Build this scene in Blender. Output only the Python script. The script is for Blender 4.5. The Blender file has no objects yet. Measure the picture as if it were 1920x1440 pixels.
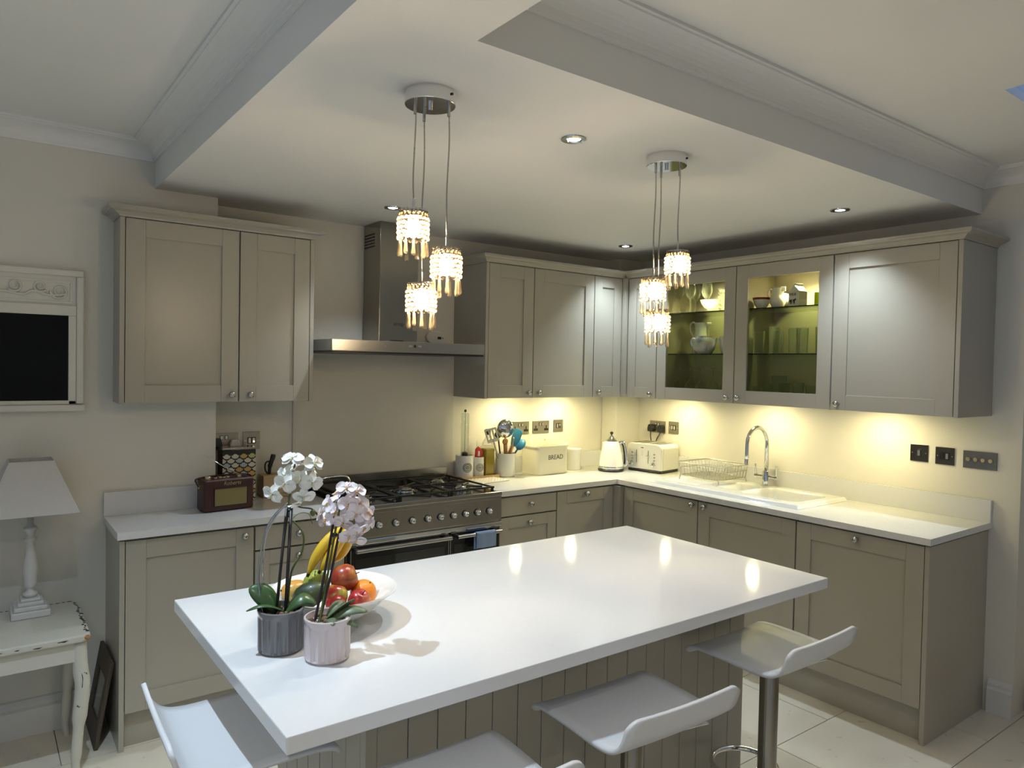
import bpy, bmesh, math, random
from mathutils import Vector, Matrix
random.seed(7)
PI = math.pi
scene = bpy.context.scene
COL = scene.collection

# ------------------------------------------------------------------ camera, world, exposure
cam_data = bpy.data.cameras.new('camera'); cam = bpy.data.objects.new('camera', cam_data); COL.objects.link(cam)
FPX = 1350.44
cam_data.sensor_fit = 'HORIZONTAL'; cam_data.sensor_width = 36.0; cam_data.lens = FPX*36.0/1920.0
cam_data.clip_start = 0.05
YAW, PITCH, ROLL = 0.6401, -0.0242, 0.0196
_F = Vector((math.sin(YAW)*math.cos(PITCH), math.cos(YAW)*math.cos(PITCH), math.sin(PITCH)))
_r0 = Vector((math.cos(YAW), -math.sin(YAW), 0)); _u0 = _r0.cross(_F)
_R = math.cos(ROLL)*_r0 + math.sin(ROLL)*_u0; _U = -math.sin(ROLL)*_r0 + math.cos(ROLL)*_u0
cam.matrix_world = Matrix(((_R.x, _U.x, -_F.x, -3.9662), (_R.y, _U.y, -_F.y, -3.8805), (_R.z, _U.z, -_F.z, 1.6317), (0, 0, 0, 1)))
scene.camera = cam

world = bpy.data.worlds.new('World'); scene.world = world; world.use_nodes = True
_bg = world.node_tree.nodes['Background']; _bg.inputs[0].default_value = (0.27, 0.45, 0.82, 1); _bg.inputs[1].default_value = 0.54

vs = scene.view_settings
vs.view_transform = 'Standard'; vs.look = 'None'; vs.gamma = 1.0; vs.use_curve_mapping = False
vs.exposure = 0.56
scene.cycles.max_bounces = 6; scene.cycles.diffuse_bounces = 4; scene.cycles.glossy_bounces = 3; scene.cycles.transmission_bounces = 3; scene.cycles.transparent_max_bounces = 32
scene.cycles.adaptive_threshold = 0.05
scene.cycles.caustics_reflective = False; scene.cycles.caustics_refractive = False
scene.cycles.sample_clamp_indirect = 4.0

# light strengths and tints used by the fittings' builders
COOL = (0.74, 0.88, 1.0); NEUT = (1.0, 0.97, 0.93); WARM = (1.0, 0.80, 0.55); UNDER = (1.0, 0.89, 0.40)
P_DOWN = 32.0; P_DOWN_LEFT = 80.0; P_REAR_FILL = 44.0; P_UNDER = 1.4; P_CAB = 3.6; P_BULB = 3.4  # the rear power drives unseen fill lights added behind the camera

# ------------------------------------------------------------------ helpers
def tag(o, label=None, cat=None, group=None, kind=None):
    if label: o['label'] = label
    if cat: o['category'] = cat
    if group: o['group'] = group
    if kind: o['kind'] = kind
    return o

ORG = {}
def thing(name, label, cat, loc=(0, 0, 0), rotz=0.0, group=None):
    o = bpy.data.objects.new(name, None); COL.objects.link(o)
    o.empty_display_size = 0.05
    o.location = loc; o.rotation_euler = (0, 0, rotz); ORG[o.name] = Vector(loc)
    return tag(o, label, cat, group)

def copy_tree(o, parent=None):
    c = o.copy(); COL.objects.link(c)
    if parent is not None: c.parent = parent
    for ch in list(o.children): copy_tree(ch, c)
    return c

class MB:
    def __init__(self): self.v = []; self.f = []; self.m = []; self.cm = 0
    def mat(self, i): self.cm = i; return self
    def _add(self, vs_, fs):
        b = len(self.v); self.v += [Vector(p) for p in vs_]
        for f in fs: self.f.append([b+i for i in f]); self.m.append(self.cm)
        return self
    def box(self, x0, x1, y0, y1, z0, z1):
        x0, x1 = min(x0, x1), max(x0, x1); y0, y1 = min(y0, y1), max(y0, y1); z0, z1 = min(z0, z1), max(z0, z1)
        return self._add([(x0,y0,z0),(x1,y0,z0),(x1,y1,z0),(x0,y1,z0),(x0,y0,z1),(x1,y0,z1),(x1,y1,z1),(x0,y1,z1)],
                         [(0,3,2,1),(4,5,6,7),(0,1,5,4),(1,2,6,5),(2,3,7,6),(3,0,4,7)])
    def lathe(self, prof, n=24, c=(0,0,0), M=None, capb=True, capt=True, closed=False):
        vs_ = []
        for r, z in prof:
            for k in range(n):
                a = 2*PI*k/n; p = Vector((r*math.cos(a), r*math.sin(a), z))
                if M: p = M @ p
                vs_.append(p+Vector(c))
        fs = []; m = len(prof)
        for j in range(m-1 if not closed else m):
            j2 = (j+1) % m
            for k in range(n):
                k2 = (k+1) % n
                fs.append((j*n+k, j*n+k2, j2*n+k2, j2*n+k))
        if not closed:
            if capb: fs.append(tuple(reversed(range(n))))
            if capt: fs.append(tuple(range((m-1)*n, m*n)))
        return self._add(vs_, fs)
    def cyl(self, p0, p1, r0, r1=None, n=16):
        p0, p1 = Vector(p0), Vector(p1); d = p1-p0; L = d.length
        M = d.to_track_quat('Z', 'Y').to_matrix()
        return self.lathe([(r0, 0), (r0 if r1 is None else r1, L)], n, p0, M)
    def tube(self, pts, r, n=8, closed=False):
        pts = [Vector(p) for p in pts]; N = len(pts)
        rs = r if isinstance(r, (list, tuple)) else [r]*N
        t0 = (pts[1]-pts[0]).normalized()
        up = Vector((0,0,1)) if abs(t0.z) < .9 else Vector((1,0,0))
        nrm = (up - t0*up.dot(t0)).normalized(); vs_ = []; prev = t0
        for i, p in enumerate(pts):
            if closed: t = (pts[(i+1) % N]-pts[i-1]).normalized()
            else: t = (pts[min(i+1, N-1)]-pts[max(i-1, 0)]).normalized()
            q = prev.rotation_difference(t); nrm = q @ nrm; nrm = (nrm - t*nrm.dot(t)).normalized(); prev = t
            b = t.cross(nrm)
            for k in range(n):
                a = 2*PI*k/n; vs_.append(p + rs[i]*(math.cos(a)*nrm + math.sin(a)*b))
        fs = []
        for j in range(N if closed else N-1):
            j2 = (j+1) % N
            for k in range(n): fs.append((j*n+k, j*n+(k+1) % n, j2*n+(k+1) % n, j2*n+k))
        if not closed: fs += [tuple(reversed(range(n))), tuple(range((N-1)*n, N*n))]
        return self._add(vs_, fs)
    def sphere(self, c, r, n=16, m=10, M=None):
        r = r if isinstance(r, (list, tuple)) else (r, r, r); c = Vector(c)
        vs_ = [(0,0,-1)]
        for j in range(1, m):
            t = PI*j/m
            for k in range(n): a = 2*PI*k/n; vs_.append((math.sin(t)*math.cos(a), math.sin(t)*math.sin(a), -math.cos(t)))
        vs_.append((0,0,1))
        out = []
        for p in vs_:
            q = Vector((p[0]*r[0], p[1]*r[1], p[2]*r[2])); q = (M @ q) if M else q; out.append(q+c)
        fs = [(0, 1+(k+1) % n, 1+k) for k in range(n)]
        for j in range(m-2):
            for k in range(n):
                a = 1+j*n; fs.append((a+k, a+(k+1) % n, a+n+(k+1) % n, a+n+k))
        e = len(vs_)-1; a = 1+(m-2)*n
        fs += [(a+k, a+(k+1) % n, e) for k in range(n)]
        return self._add(out, fs)
    def prism(self, poly, z0, z1, M=None):
        n = len(poly); vs_ = [Vector((x, y, z0)) for x, y in poly]+[Vector((x, y, z1)) for x, y in poly]
        if M: vs_ = [M @ p for p in vs_]
        return self._add(vs_, [tuple(reversed(range(n))), tuple(range(n, 2*n))]+[(k, (k+1) % n, n+(k+1) % n, n+k) for k in range(n)])
    def grid(self, fn, nu, nv):
        vs_ = [fn(i/nu, j/nv) for i in range(nu+1) for j in range(nv+1)]; w = nv+1
        return self._add(vs_, [(i*w+j, (i+1)*w+j, (i+1)*w+j+1, i*w+j+1) for i in range(nu) for j in range(nv)])
    def sweep(self, path, prof):
        # horizontal path, profile (outward, z); outward is to the right of the path
        pts = [Vector((p[0], p[1])) for p in path]; N = len(pts); rows = []
        for i in range(N):
            ns = []
            if i > 0: d = (pts[i]-pts[i-1]).normalized(); ns.append(Vector((d.y, -d.x)))
            if i < N-1: d = (pts[i+1]-pts[i]).normalized(); ns.append(Vector((d.y, -d.x)))
            m = ns[0] if len(ns) == 1 else (ns[0]+ns[1])/(1+ns[0].dot(ns[1]))
            rows.append([(pts[i].x+m.x*o, pts[i].y+m.y*o, z) for o, z in prof])
        k = len(prof); vs_ = [p for r in rows for p in r]
        fs = [(i*k+j, (i+1)*k+j, (i+1)*k+(j+1) % k, i*k+(j+1) % k) for i in range(N-1) for j in range(k)]
        fs += [tuple(range(k)), tuple(reversed(range((N-1)*k, N*k)))]
        return self._add(vs_, fs)
    def xf(self, M):
        self.v = [M @ p for p in self.v]; return self
    def mesh(self, name, mats, smooth=False, recalc=True):
        me = bpy.data.meshes.new(name); me.from_pydata([tuple(p) for p in self.v], [], self.f)
        for m in (mats if isinstance(mats, (list, tuple)) else [mats]): me.materials.append(m)
        if isinstance(mats, (list, tuple)) and len(mats) > 1: me.polygons.foreach_set('material_index', self.m)
        if recalc:
            bm = bmesh.new(); bm.from_mesh(me); bmesh.ops.recalc_face_normals(bm, faces=bm.faces); bm.to_mesh(me); bm.free()
        if smooth:
            me.polygons.foreach_set('use_smooth', [True]*len(me.polygons))
            if smooth != 'all':
                me.set_sharp_from_angle(angle=math.radians(38))
        me.update(); return me
    def build(self, name, mats, parent=None, smooth=False, bevel=0, w=False, solid=0, sub=0, recalc=True, seg=2):
        if w and parent is not None:
            o_ = ORG.get(parent.name, Vector()); self.v = [p-o_ for p in self.v]
        ob = bpy.data.objects.new(name, self.mesh(name, mats, smooth, recalc)); COL.objects.link(ob)
        if parent is not None:
            ob.parent = parent; ORG[ob.name] = ORG.get(parent.name, Vector())
        if solid:
            s = ob.modifiers.new('solid', 'SOLIDIFY'); s.thickness = solid; s.offset = 0
        if bevel:
            b = ob.modifiers.new('bevel', 'BEVEL'); b.width = bevel; b.segments = seg; b.limit_method = 'ANGLE'; b.angle_limit = math.radians(40)
        if sub:
            s = ob.modifiers.new('sub', 'SUBSURF'); s.levels = sub; s.render_levels = sub
        return ob

def inst(name, me, parent, loc, rot=(0,0,0), scale=None):
    ob = bpy.data.objects.new(name, me); COL.objects.link(ob); ob.parent = parent
    ob.location = loc; ob.rotation_euler = rot
    if scale: ob.scale = scale
    if parent is not None: ORG[ob.name] = ORG.get(parent.name, Vector())
    return ob

def text(name, body, size, extrude, mat, parent, M, shear=0):
    cu = bpy.data.curves.new(name, 'FONT'); cu.body = body; cu.size = size; cu.extrude = extrude; cu.align_x = 'CENTER'; cu.align_y = 'CENTER'; cu.shear = shear
    to = bpy.data.objects.new(name+'_tmp', cu); COL.objects.link(to)
    bpy.context.view_layer.update()
    me = bpy.data.meshes.new_from_object(to.evaluated_get(bpy.context.evaluated_depsgraph_get()))
    bpy.data.objects.remove(to); bpy.data.curves.remove(cu)
    me.transform(M); me.materials.clear(); me.materials.append(mat); me.name = name
    ob = bpy.data.objects.new(name, me); COL.objects.link(ob)
    if parent is not None: ob.parent = parent; ORG[ob.name] = ORG.get(parent.name, Vector())
    return ob

def catmull(pts, k=8):
    pts = [Vector(p) for p in pts]; out = []
    for i in range(len(pts)-1):
        p0 = pts[max(i-1, 0)]; p1 = pts[i]; p2 = pts[i+1]; p3 = pts[min(i+2, len(pts)-1)]
        for j in range(k):
            t = j/k
            out.append(0.5*((2*p1)+(p2-p0)*t+(2*p0-5*p1+4*p2-p3)*t*t+(3*p1-p0-3*p2+p3)*t**3))
    out.append(pts[-1]); return out

def lamp(name, kind, loc, power, color, parent=None, rot=(0,0,0), **kw):
    ld = bpy.data.lights.new(name, kind); ld.energy = power; ld.color = color
    for k, v in kw.items(): setattr(ld, k, v)
    o = bpy.data.objects.new(name, ld); COL.objects.link(o)
    o.location = loc; o.rotation_euler = rot
    if parent is not None: o.parent = parent
    return o

FACE_MY = Matrix(((1,0,0),(0,0,-1),(0,1,0))).to_4x4()     # local x->x, y->z, z->-y : reads from the -y side
FACE_MX = Matrix(((0,0,-1),(-1,0,0),(0,1,0))).to_4x4()    # local x->-y, y->z, z->-x : reads from the -x side
def at_my(x, y, z): return Matrix.Translation((x, y, z)) @ FACE_MY
def at_mx(x, y, z): return Matrix.Translation((x, y, z)) @ FACE_MX

# ------------------------------------------------------------------ materials
def new_mat(name):
    m = bpy.data.materials.new(name); m.use_nodes = True
    return m, m.node_tree.nodes, m.node_tree.links
def pbr(name, col, rough=0.5, metal=0.0, var=0.0, vscale=8.0, bump=0.0, bscale=60.0, coat=0.0, stretch=None, rvar=0.0, sss=0.0, spec=None, emit=None):
    m, N, L = new_mat(name); b = N['Principled BSDF']
    b.inputs['Base Color'].default_value = (*col, 1); b.inputs['Roughness'].default_value = rough; b.inputs['Metallic'].default_value = metal
    if coat: b.inputs['Coat Weight'].default_value = coat; b.inputs['Coat Roughness'].default_value = 0.08
    if sss: b.inputs['Subsurface Weight'].default_value = sss; b.inputs['Subsurface Radius'].default_value = (.02, .012, .008)
    if spec is not None: b.inputs['Specular IOR Level'].default_value = spec
    if emit: b.inputs['Emission Color'].default_value = (*emit[0], 1); b.inputs['Emission Strength'].default_value = emit[1]
    if var or bump or rvar:
        tc = N.new('ShaderNodeTexCoord'); mp = N.new('ShaderNodeMapping'); L.new(tc.outputs['Object'], mp.inputs['Vector'])
        if stretch: mp.inputs['Scale'].default_value = stretch
    if var:
        nz = N.new('ShaderNodeTexNoise'); nz.inputs['Scale'].default_value = vscale; nz.inputs['Detail'].default_value = 4
        L.new(mp.outputs[0], nz.inputs['Vector'])
        mx = N.new('ShaderNodeMix'); mx.data_type = 'RGBA'
        mx.inputs[6].default_value = (*[max(0, c*(1-var)) for c in col], 1); mx.inputs[7].default_value = (*[min(1, c*(1+var)) for c in col], 1)
        L.new(nz.outputs['Fac'], mx.inputs[0]); L.new(mx.outputs[2], b.inputs['Base Color'])
    if bump:
        n2 = N.new('ShaderNodeTexNoise'); n2.inputs['Scale'].default_value = bscale; n2.inputs['Detail'].default_value = 3
        L.new(mp.outputs[0], n2.inputs['Vector'])
        bp = N.new('ShaderNodeBump'); bp.inputs['Strength'].default_value = bump; bp.inputs['Distance'].default_value = 0.003
        L.new(n2.outputs['Fac'], bp.inputs['Height']); L.new(bp.outputs[0], b.inputs['Normal'])
    if rvar:
        n3 = N.new('ShaderNodeTexNoise'); n3.inputs['Scale'].default_value = bscale; L.new(mp.outputs[0], n3.inputs['Vector'])
        mr = N.new('ShaderNodeMapRange'); mr.inputs[3].default_value = max(.02, rough-rvar); mr.inputs[4].default_value = rough+rvar
        L.new(n3.outputs['Fac'], mr.inputs[0]); L.new(mr.outputs[0], b.inputs['Roughness'])
    return m
def emis(name, col, s, clear=False):
    m, N, L = new_mat(name); N.remove(N['Principled BSDF']); e = N.new('ShaderNodeEmission')
    e.inputs[0].default_value = (*col, 1); e.inputs[1].default_value = s; out = e.outputs[0]
    if clear:      # clear glass envelope with the glow of the filament
        tr = N.new('ShaderNodeBsdfTransparent'); ad = N.new('ShaderNodeAddShader'); L.new(out, ad.inputs[0]); L.new(tr.outputs[0], ad.inputs[1]); out = ad.outputs[0]
    L.new(out, N['Material Output'].inputs[0]); m.cycles.emission_sampling = 'NONE'; return m
def glassy(name, tint=(1,1,1), refl=1.0, rough=0.02, blend=0.35, trans=0.0, tcol=(1,1,1), edge=1.0):
    m, N, L = new_mat(name); N.remove(N['Principled BSDF'])
    t = N.new('ShaderNodeBsdfTransparent'); t.inputs[0].default_value = (*tint, 1)
    g = N.new('ShaderNodeBsdfGlossy'); g.inputs['Roughness'].default_value = rough; g.inputs[0].default_value = (refl, refl, refl, 1)
    lw = N.new('ShaderNodeLayerWeight'); lw.inputs[0].default_value = blend
    ml = N.new('ShaderNodeMath'); ml.operation = 'MULTIPLY'; ml.inputs[1].default_value = edge; L.new(lw.outputs['Fresnel'], ml.inputs[0])
    mx = N.new('ShaderNodeMixShader'); L.new(ml.outputs[0], mx.inputs[0]); L.new(g.outputs[0], mx.inputs[2])
    if trans:
        tl = N.new('ShaderNodeBsdfTranslucent'); tl.inputs[0].default_value = (*tcol, 1)
        m2 = N.new('ShaderNodeMixShader'); m2.inputs[0].default_value = trans; L.new(t.outputs[0], m2.inputs[1]); L.new(tl.outputs[0], m2.inputs[2]); L.new(m2.outputs[0], mx.inputs[1])
    else: L.new(t.outputs[0], mx.inputs[1])
    L.new(mx.outputs[0], N['Material Output'].inputs[0]); return m
def worn(name, base, under, scale=14, thr=0.66, rough=0.5, stretch=(1,1,1)):
    m = pbr(name, base, rough, bump=.15, bscale=90); N = m.node_tree.nodes; L = m.node_tree.links; b = N['Principled BSDF']
    tc = N.new('ShaderNodeTexCoord'); mp = N.new('ShaderNodeMapping'); mp.inputs['Scale'].default_value = stretch; L.new(tc.outputs['Object'], mp.inputs[0])
    nz = N.new('ShaderNodeTexNoise'); nz.inputs['Scale'].default_value = scale; nz.inputs['Detail'].default_value = 6; nz.inputs['Roughness'].default_value = .7; L.new(mp.outputs[0], nz.inputs['Vector'])
    rp = N.new('ShaderNodeValToRGB'); rp.color_ramp.elements[0].position = thr; rp.color_ramp.elements[0].color = (*base, 1)
    rp.color_ramp.elements[1].position = thr+.02; rp.color_ramp.elements[1].color = (*under, 1)
    L.new(nz.outputs['Fac'], rp.inputs[0]); L.new(rp.outputs[0], b.inputs['Base Color']); return m

PAINT = pbr('cabinet_paint', (.395, .367, .302), .29, var=.03, vscale=3, bump=.05, bscale=220)
WALL = pbr('wall_paint', (.73, .70, .62), .75, var=.02, vscale=2, bump=.06, bscale=140)
SPLASH = pbr('splashback_paint', (.66, .62, .55), .45, var=.02, vscale=2)
CEIL = pbr('ceiling_paint', (.82, .81, .78), .8, var=.02, vscale=1.5, bump=.05, bscale=40)
QUARTZ = pbr('white_quartz', (.72, .72, .72), .075, var=.02, vscale=50)
TILE = pbr('cream_stone_tile', (.70, .65, .54), .3, var=.07, vscale=5, rvar=.08, bscale=10)
GROUT = pbr('grout', (.36, .33, .27), .9, var=.1, vscale=60)
STEEL = pbr('brushed_steel', (.33, .315, .28), .2, 1, var=.06, vscale=30, stretch=(1, 1, 40), rvar=.07, bscale=30)
STEELH = pbr('brushed_steel_long', (.46, .44, .41), .22, 1, var=.06, vscale=20, stretch=(2, 2, 60), rvar=.06, bscale=30)
CHROME = pbr('chrome', (.78, .78, .78), .08, 1, rvar=.02, bscale=20)
NICKEL = pbr('satin_nickel', (.48, .46, .43), .26, 1, rvar=.05, bscale=90)
PLATE = pbr('brushed_switch_plate', (.36, .33, .29), .36, 1, var=.08, vscale=60, stretch=(1, 1, 20))
PLATED = pbr('dark_nickel_plate', (.10, .095, .09), .3, 1, var=.08, vscale=60)
BLACK = pbr('black_plastic', (.012, .012, .013), .35, var=.2, vscale=30)
IRON = pbr('cast_iron', (.016, .016, .018), .5, var=.3, vscale=60, bump=.3, bscale=300)
ENAMEL = pbr('black_enamel', (.012, .012, .014), .12, var=.2, vscale=20)
OVENGLASS = pbr('oven_door_glass', (.012, .013, .012), .05, coat=.6, var=.2, vscale=6)
PLASTICW = pbr('white_plastic', (.72, .71, .68), .3, var=.02, vscale=20)
CERAMIC = pbr('white_ceramic', (.80, .79, .76), .1, var=.015, vscale=20, coat=.4)
TOASTC = pbr('ivory_enamel', (.78, .76, .70), .2, var=.02, vscale=14, coat=.3)
CREAM = pbr('cream_enamel', (.76, .71, .56), .22, var=.02, vscale=14, coat=.3)
SINKM = pbr('sink_ceramic', (.82, .82, .81), .12, var=.015, vscale=9, coat=.4)
STOOLW = pbr('white_moulded_plastic', (.68, .69, .71), .4, var=.015, vscale=9)
WHITEWORN = worn('shabby_white_paint', (.70, .68, .60), (.06, .05, .04), 9, .70, .55, (1, 1, 3))
WHITEWORN2 = worn('shabby_table_paint', (.58, .56, .49), (.05, .035, .025), 7, .66, .55, (1, 1, 1))
LAMPWOOD = pbr('chalk_white_wood', (.62, .61, .58), .6, var=.05, vscale=20, bump=.1)
SHADE = pbr('linen_shade', (.62, .60, .57), .9, var=.05, vscale=160, bump=.3, bscale=500)
CHALK = pbr('black_chalkboard', (.006, .007, .008), .75, var=.3, vscale=12, spec=.15)
OLDWOOD = pbr('old_dark_wood', (.075, .055, .038), .7, var=.3, vscale=18, stretch=(6, 1, 1), bump=.3)
BEECH = pbr('pale_beech', (.55, .38, .21), .5, var=.1, vscale=9, stretch=(1, 8, 8))
SPOONWOOD = pbr('spoon_wood', (.36, .17, .06), .5, var=.15, vscale=20)
LEATHER = pbr('oxblood_leathercloth', (.042, .008, .008), .38, var=.15, vscale=60, bump=.3, bscale=500)
GRILLE = pbr('gold_speaker_cloth', (.20, .16, .055), .7, var=.25, vscale=300)
BRASS = pbr('pale_brass', (.75, .62, .36), .25, 1, rvar=.05)
BLUEC = pbr('blue_silicone', (.02, .16, .32), .4, var=.08, vscale=20)
TOWEL = pbr('blue_towel', (.22, .30, .47), .95, var=.12, vscale=200, bump=.6, bscale=700)
OIL = pbr('olive_oil', (.42, .30, .012), .12, var=.05, vscale=5, coat=.5)
REDP = pbr('red_plastic', (.55, .02, .015), .3, var=.05, vscale=9)
INK = pbr('black_ink', (.02, .02, .02), .6, var=.1, vscale=30)
GREYINK = pbr('grey_ink', (.10, .10, .10), .6, var=.1, vscale=30)
CUPIN = pbr('cabinet_interior', (.42, .385, .29), .5, var=.03, vscale=4)
GAPM = pbr('gap_shadow_gasket', (.03, .028, .025), .8, var=.1)
GLASS = glassy('clear_glass', (.97, .98, .97), 1.0, .02, .22, .18, (.9, .95, .9), .6)
PANE = glassy('cabinet_pane', (.93, .94, .90), 1.0, .02, .08)
SHELFG = glassy('glass_shelf', (.58, .64, .55), 1.0, .02, .25)
SHELFEDGE = pbr('shelf_edge', (.02, .045, .035), .15, var=.1)
GREENG = glassy('green_glass', (.55, .62, .12), 1.0, .03, .3, .35, (.5, .6, .05))
ACRYL = glassy('acrylic', (.96, .97, .96), 1.0, .04, .25, .06, (.9, .95, .9), .5)
CRYSTAL = glassy('crystal_bead', (1.0, .93, .80), 1.0, .05, .35, .45, (1, .86, .62))
CRYSTALD = glassy('crystal_drop', (.98, .93, .82), 1.0, .05, .35, .16, (1, .82, .55))
BULB = emis('lit_bulb', (1.0, .82, .58), 30.0, True)
LEDM = emis('lit_downlight', (.90, .95, 1.0), 30.0)
PUCKM = emis('lit_under_cabinet_puck', (1.0, .88, .58), 120.0)
NEON = emis('switch_neon', (1.0, .75, .35), 2.0)

# ------------------------------------------------------------------ the setting
def struct(name, mb, mat, label=None, **kw):
    return tag(mb.build(name, mat, None, **kw), label, None, None, 'structure')
ZS, ZC = 2.4247, 2.62                       # dropped ceiling, upper ceiling
XS0, XS1, YS = -3.30, -2.986, -2.394        # the dropped ceiling's outline
PW = -0.18                                  # left part of the back wall stands proud
struct('wall_back', MB().box(-3.1, 0.3, 0, .15, -.05, 2.75), WALL, 'cream painted back wall behind the range cooker')
struct('wall_back_left', MB().box(-6.0, -3.02, PW, .15, -.05, 2.75), WALL, 'proud section of back wall behind the table lamp')
struct('wall_right', MB().box(0, .3, -2.6, 0, -.05, 2.75).box(.16, .3, -6.5, -2.6, -.05, 2.75), WALL, 'right wall behind the sink')
struct('wall_corner', MB().box(-.24, 0, -.15, 0, .921, ZS), WALL, 'boxed-in pipe chase in the corner', bevel=.003)
struct('wall_left', MB().box(-6.15, -6.0, -1.0, .15, -.05, 2.75).box(-6.15, -6.0, -6.5, -4.6, -.05, 2.75).box(-6.15, -6.0, -4.6, -1.0, -.05, .7).box(-6.15, -6.0, -4.6, -1.0, 2.2, 2.75), WALL)
w3 = MB()
for y in (-4.6, -3.42, -2.24, -1.06): w3.box(-6.1, -6.04, y, y+.06, .7, 2.2)
w3.box(-6.1, -6.04, -4.6, -1.0, 2.14, 2.2).box(-6.1, -6.04, -4.6, -1.0, .7, .76)
w3 = struct('window_3', w3, PLASTICW)
for a, b in ((-4.54, -3.42), (-3.36, -2.24), (-2.18, -1.06)): MB().box(-6.075, -6.065, a, b, .76, 2.14).build('pane', PANE, w3)
rear = MB()
rear.box(-6.15, -5.9, -6.65, -6.5, -.05, 2.75).box(-3.9, .3, -6.65, -6.5, -.05, 2.75).box(-5.9, -3.9, -6.65, -6.5, 2.2, 2.75)
struct('wall_rear', rear, WALL)
w1 = MB()
for x in (-5.9, -4.93, -3.96): w1.box(x, x+.06, -6.62, -6.56, 0, 2.2)
w1.box(-5.9, -3.9, -6.62, -6.56, 2.14, 2.2).box(-5.9, -3.9, -6.62, -6.56, 0, .08)
wf = struct('window_1', w1, PLASTICW)
for i, (a, b) in enumerate(((-5.84, -4.93), (-4.87, -3.96))):
    MB().box(a, b, -6.595, -6.585, .08, 2.14).build('pane', PANE, wf)
# floor: grout bed with separate stone tiles in a broken bond
fl = struct('floor', MB().box(-6.15, .3, -6.65, .15, -.06, -.006), GROUT, 'cream stone tiled floor')
TW, TH = .84, .52
tile_me = MB().box(-TW/2+.002, TW/2-.002, -TH/2+.002, TH/2-.002, -.0065, 0).mesh('tile', TILE)
for r in range(13):
    yc = -2.10 - TH/2 + (4-r)*TH
    for c in range(9):
        xc = -.75 - TW/2 + (1-c)*TW + (TW/2 if r % 2 == 0 else 0)
        if xc-TW/2 > .16 or xc+TW/2 < -6.0 or yc-TH/2 > 0: continue
        t_ = inst('tile', tile_me, fl, (xc, yc, 0))
struct('ceiling_dropped', MB().box(XS0, XS1, -6.5, 0, ZS, 2.75).box(XS1, 0, YS, 0, ZS, 2.75), CEIL, 'white dropped ceiling over the kitchen and its beam')
SKX0, SKX1, SKY0, SKY1 = -1.12, -.25, -4.5, -2.87
cl = MB().box(-6.15, XS0, -6.65, PW, ZC, 2.75)
cl.box(XS1, SKX0, -6.65, YS, ZC, 2.65).box(SKX1, .3, -6.65, YS, ZC, 2.65).box(SKX0, SKX1, SKY1, YS, ZC, 2.65).box(SKX0, SKX1, -6.65, SKY0, ZC, 2.65)
struct('ceiling', cl, CEIL, 'upper white ceiling with a roof window')
sk = MB().box(SKX0-.06, SKX0, SKY0-.06, SKY1+.06, 2.65, 2.68).box(SKX1, SKX1+.06, SKY0-.06, SKY1+.06, 2.65, 2.68).box(SKX0, SKX1, SKY1, SKY1+.06, 2.65, 2.68).box(SKX0, SKX1, SKY0-.06, SKY0, 2.65, 2.68)
skf = struct('window_2', sk, PLASTICW, 'roof window showing blue sky')
MB().box(SKX0, SKX1, SKY0, SKY1, 2.655, 2.660).build('pane', glassy('roof_pane', (.97, .98, 1.0), 1.0, .02, .08, edge=.15), skf)
cove = [(0, 2.545), (.010, 2.545), (.012, 2.556)]
for k in range(7):
    a = k/6*PI/2
    cove.append((.014+.078*(1-math.cos(a)), 2.556+.050*math.sin(a)))
cove += [(.094, 2.611), (.104, 2.611), (.104, 2.621), (0, 2.621)]
struct('trim_1', MB().sweep([(-6.0, PW), (XS0, PW), (XS0, -6.5)], cove), CEIL, 'plaster coving on the left')
struct('trim_2', MB().sweep([(XS1, -6.5), (XS1, YS), (0, YS), (0, -2.6), (.16, -2.6), (.16, -6.5)], cove), CEIL, 'plaster coving on the right')
skirt = [(0, 0), (.022, 0), (.022, .115), (.014, .125), (.014, .14), (.008, .155), (0, .16)]
struct('baseboard_left', MB().sweep([(-6.0, PW), (-3.512, PW)], skirt), PLASTICW, 'white moulded skirting behind the side table')
struct('baseboard_right', MB().sweep([(0, -2.494), (0, -2.60)], skirt), PLASTICW, 'short white skirting beside the end panel')
struct('baseboard_passage', MB().sweep([(.16, -2.62), (.16, -6.5)], [(0, 0), (.03, 0), (.03, .13), (0, .14)]), BEECH)
struct('trim_3', MB().box(-2.574, -1.545, -.012, 0, .90, 1.70), SPLASH, 'smooth beige splashback panel behind the cooker')

# ------------------------------------------------------------------ cabinets
def P(wall, u, d, z): return (u, -d, z) if wall == 'B' else (-d, u, z)
def wbox(mb, wall, u0, u1, d0, d1, z0, z1):
    a = P(wall, u0, d0, z0); b = P(wall, u1, d1, z1)
    return mb.box(a[0], b[0], a[1], b[1], a[2], b[2])
prof = [(.0085, 0), (.0085, .003), (.0055, .006), (.0055, .013)]
for k in range(9):
    a = -1.05+k/8*2.6; prof.append((.0155*math.cos(a)*(1+.03*(k % 2)), .024+.0125*math.sin(a)))
knob_me = MB().lathe(prof, 20).mesh('knob', NICKEL, smooth='all')
ROT = {'B': (PI/2, 0, 0), 'R': (0, -PI/2, 0)}
def add_knob(parent, wall, u, d, z):
    p = Vector(P(wall, u, d, z))-ORG.get(parent.name, Vector())
    return tag(inst('knob', knob_me, parent, p, ROT[wall]), 'round satin nickel knob')
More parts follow.
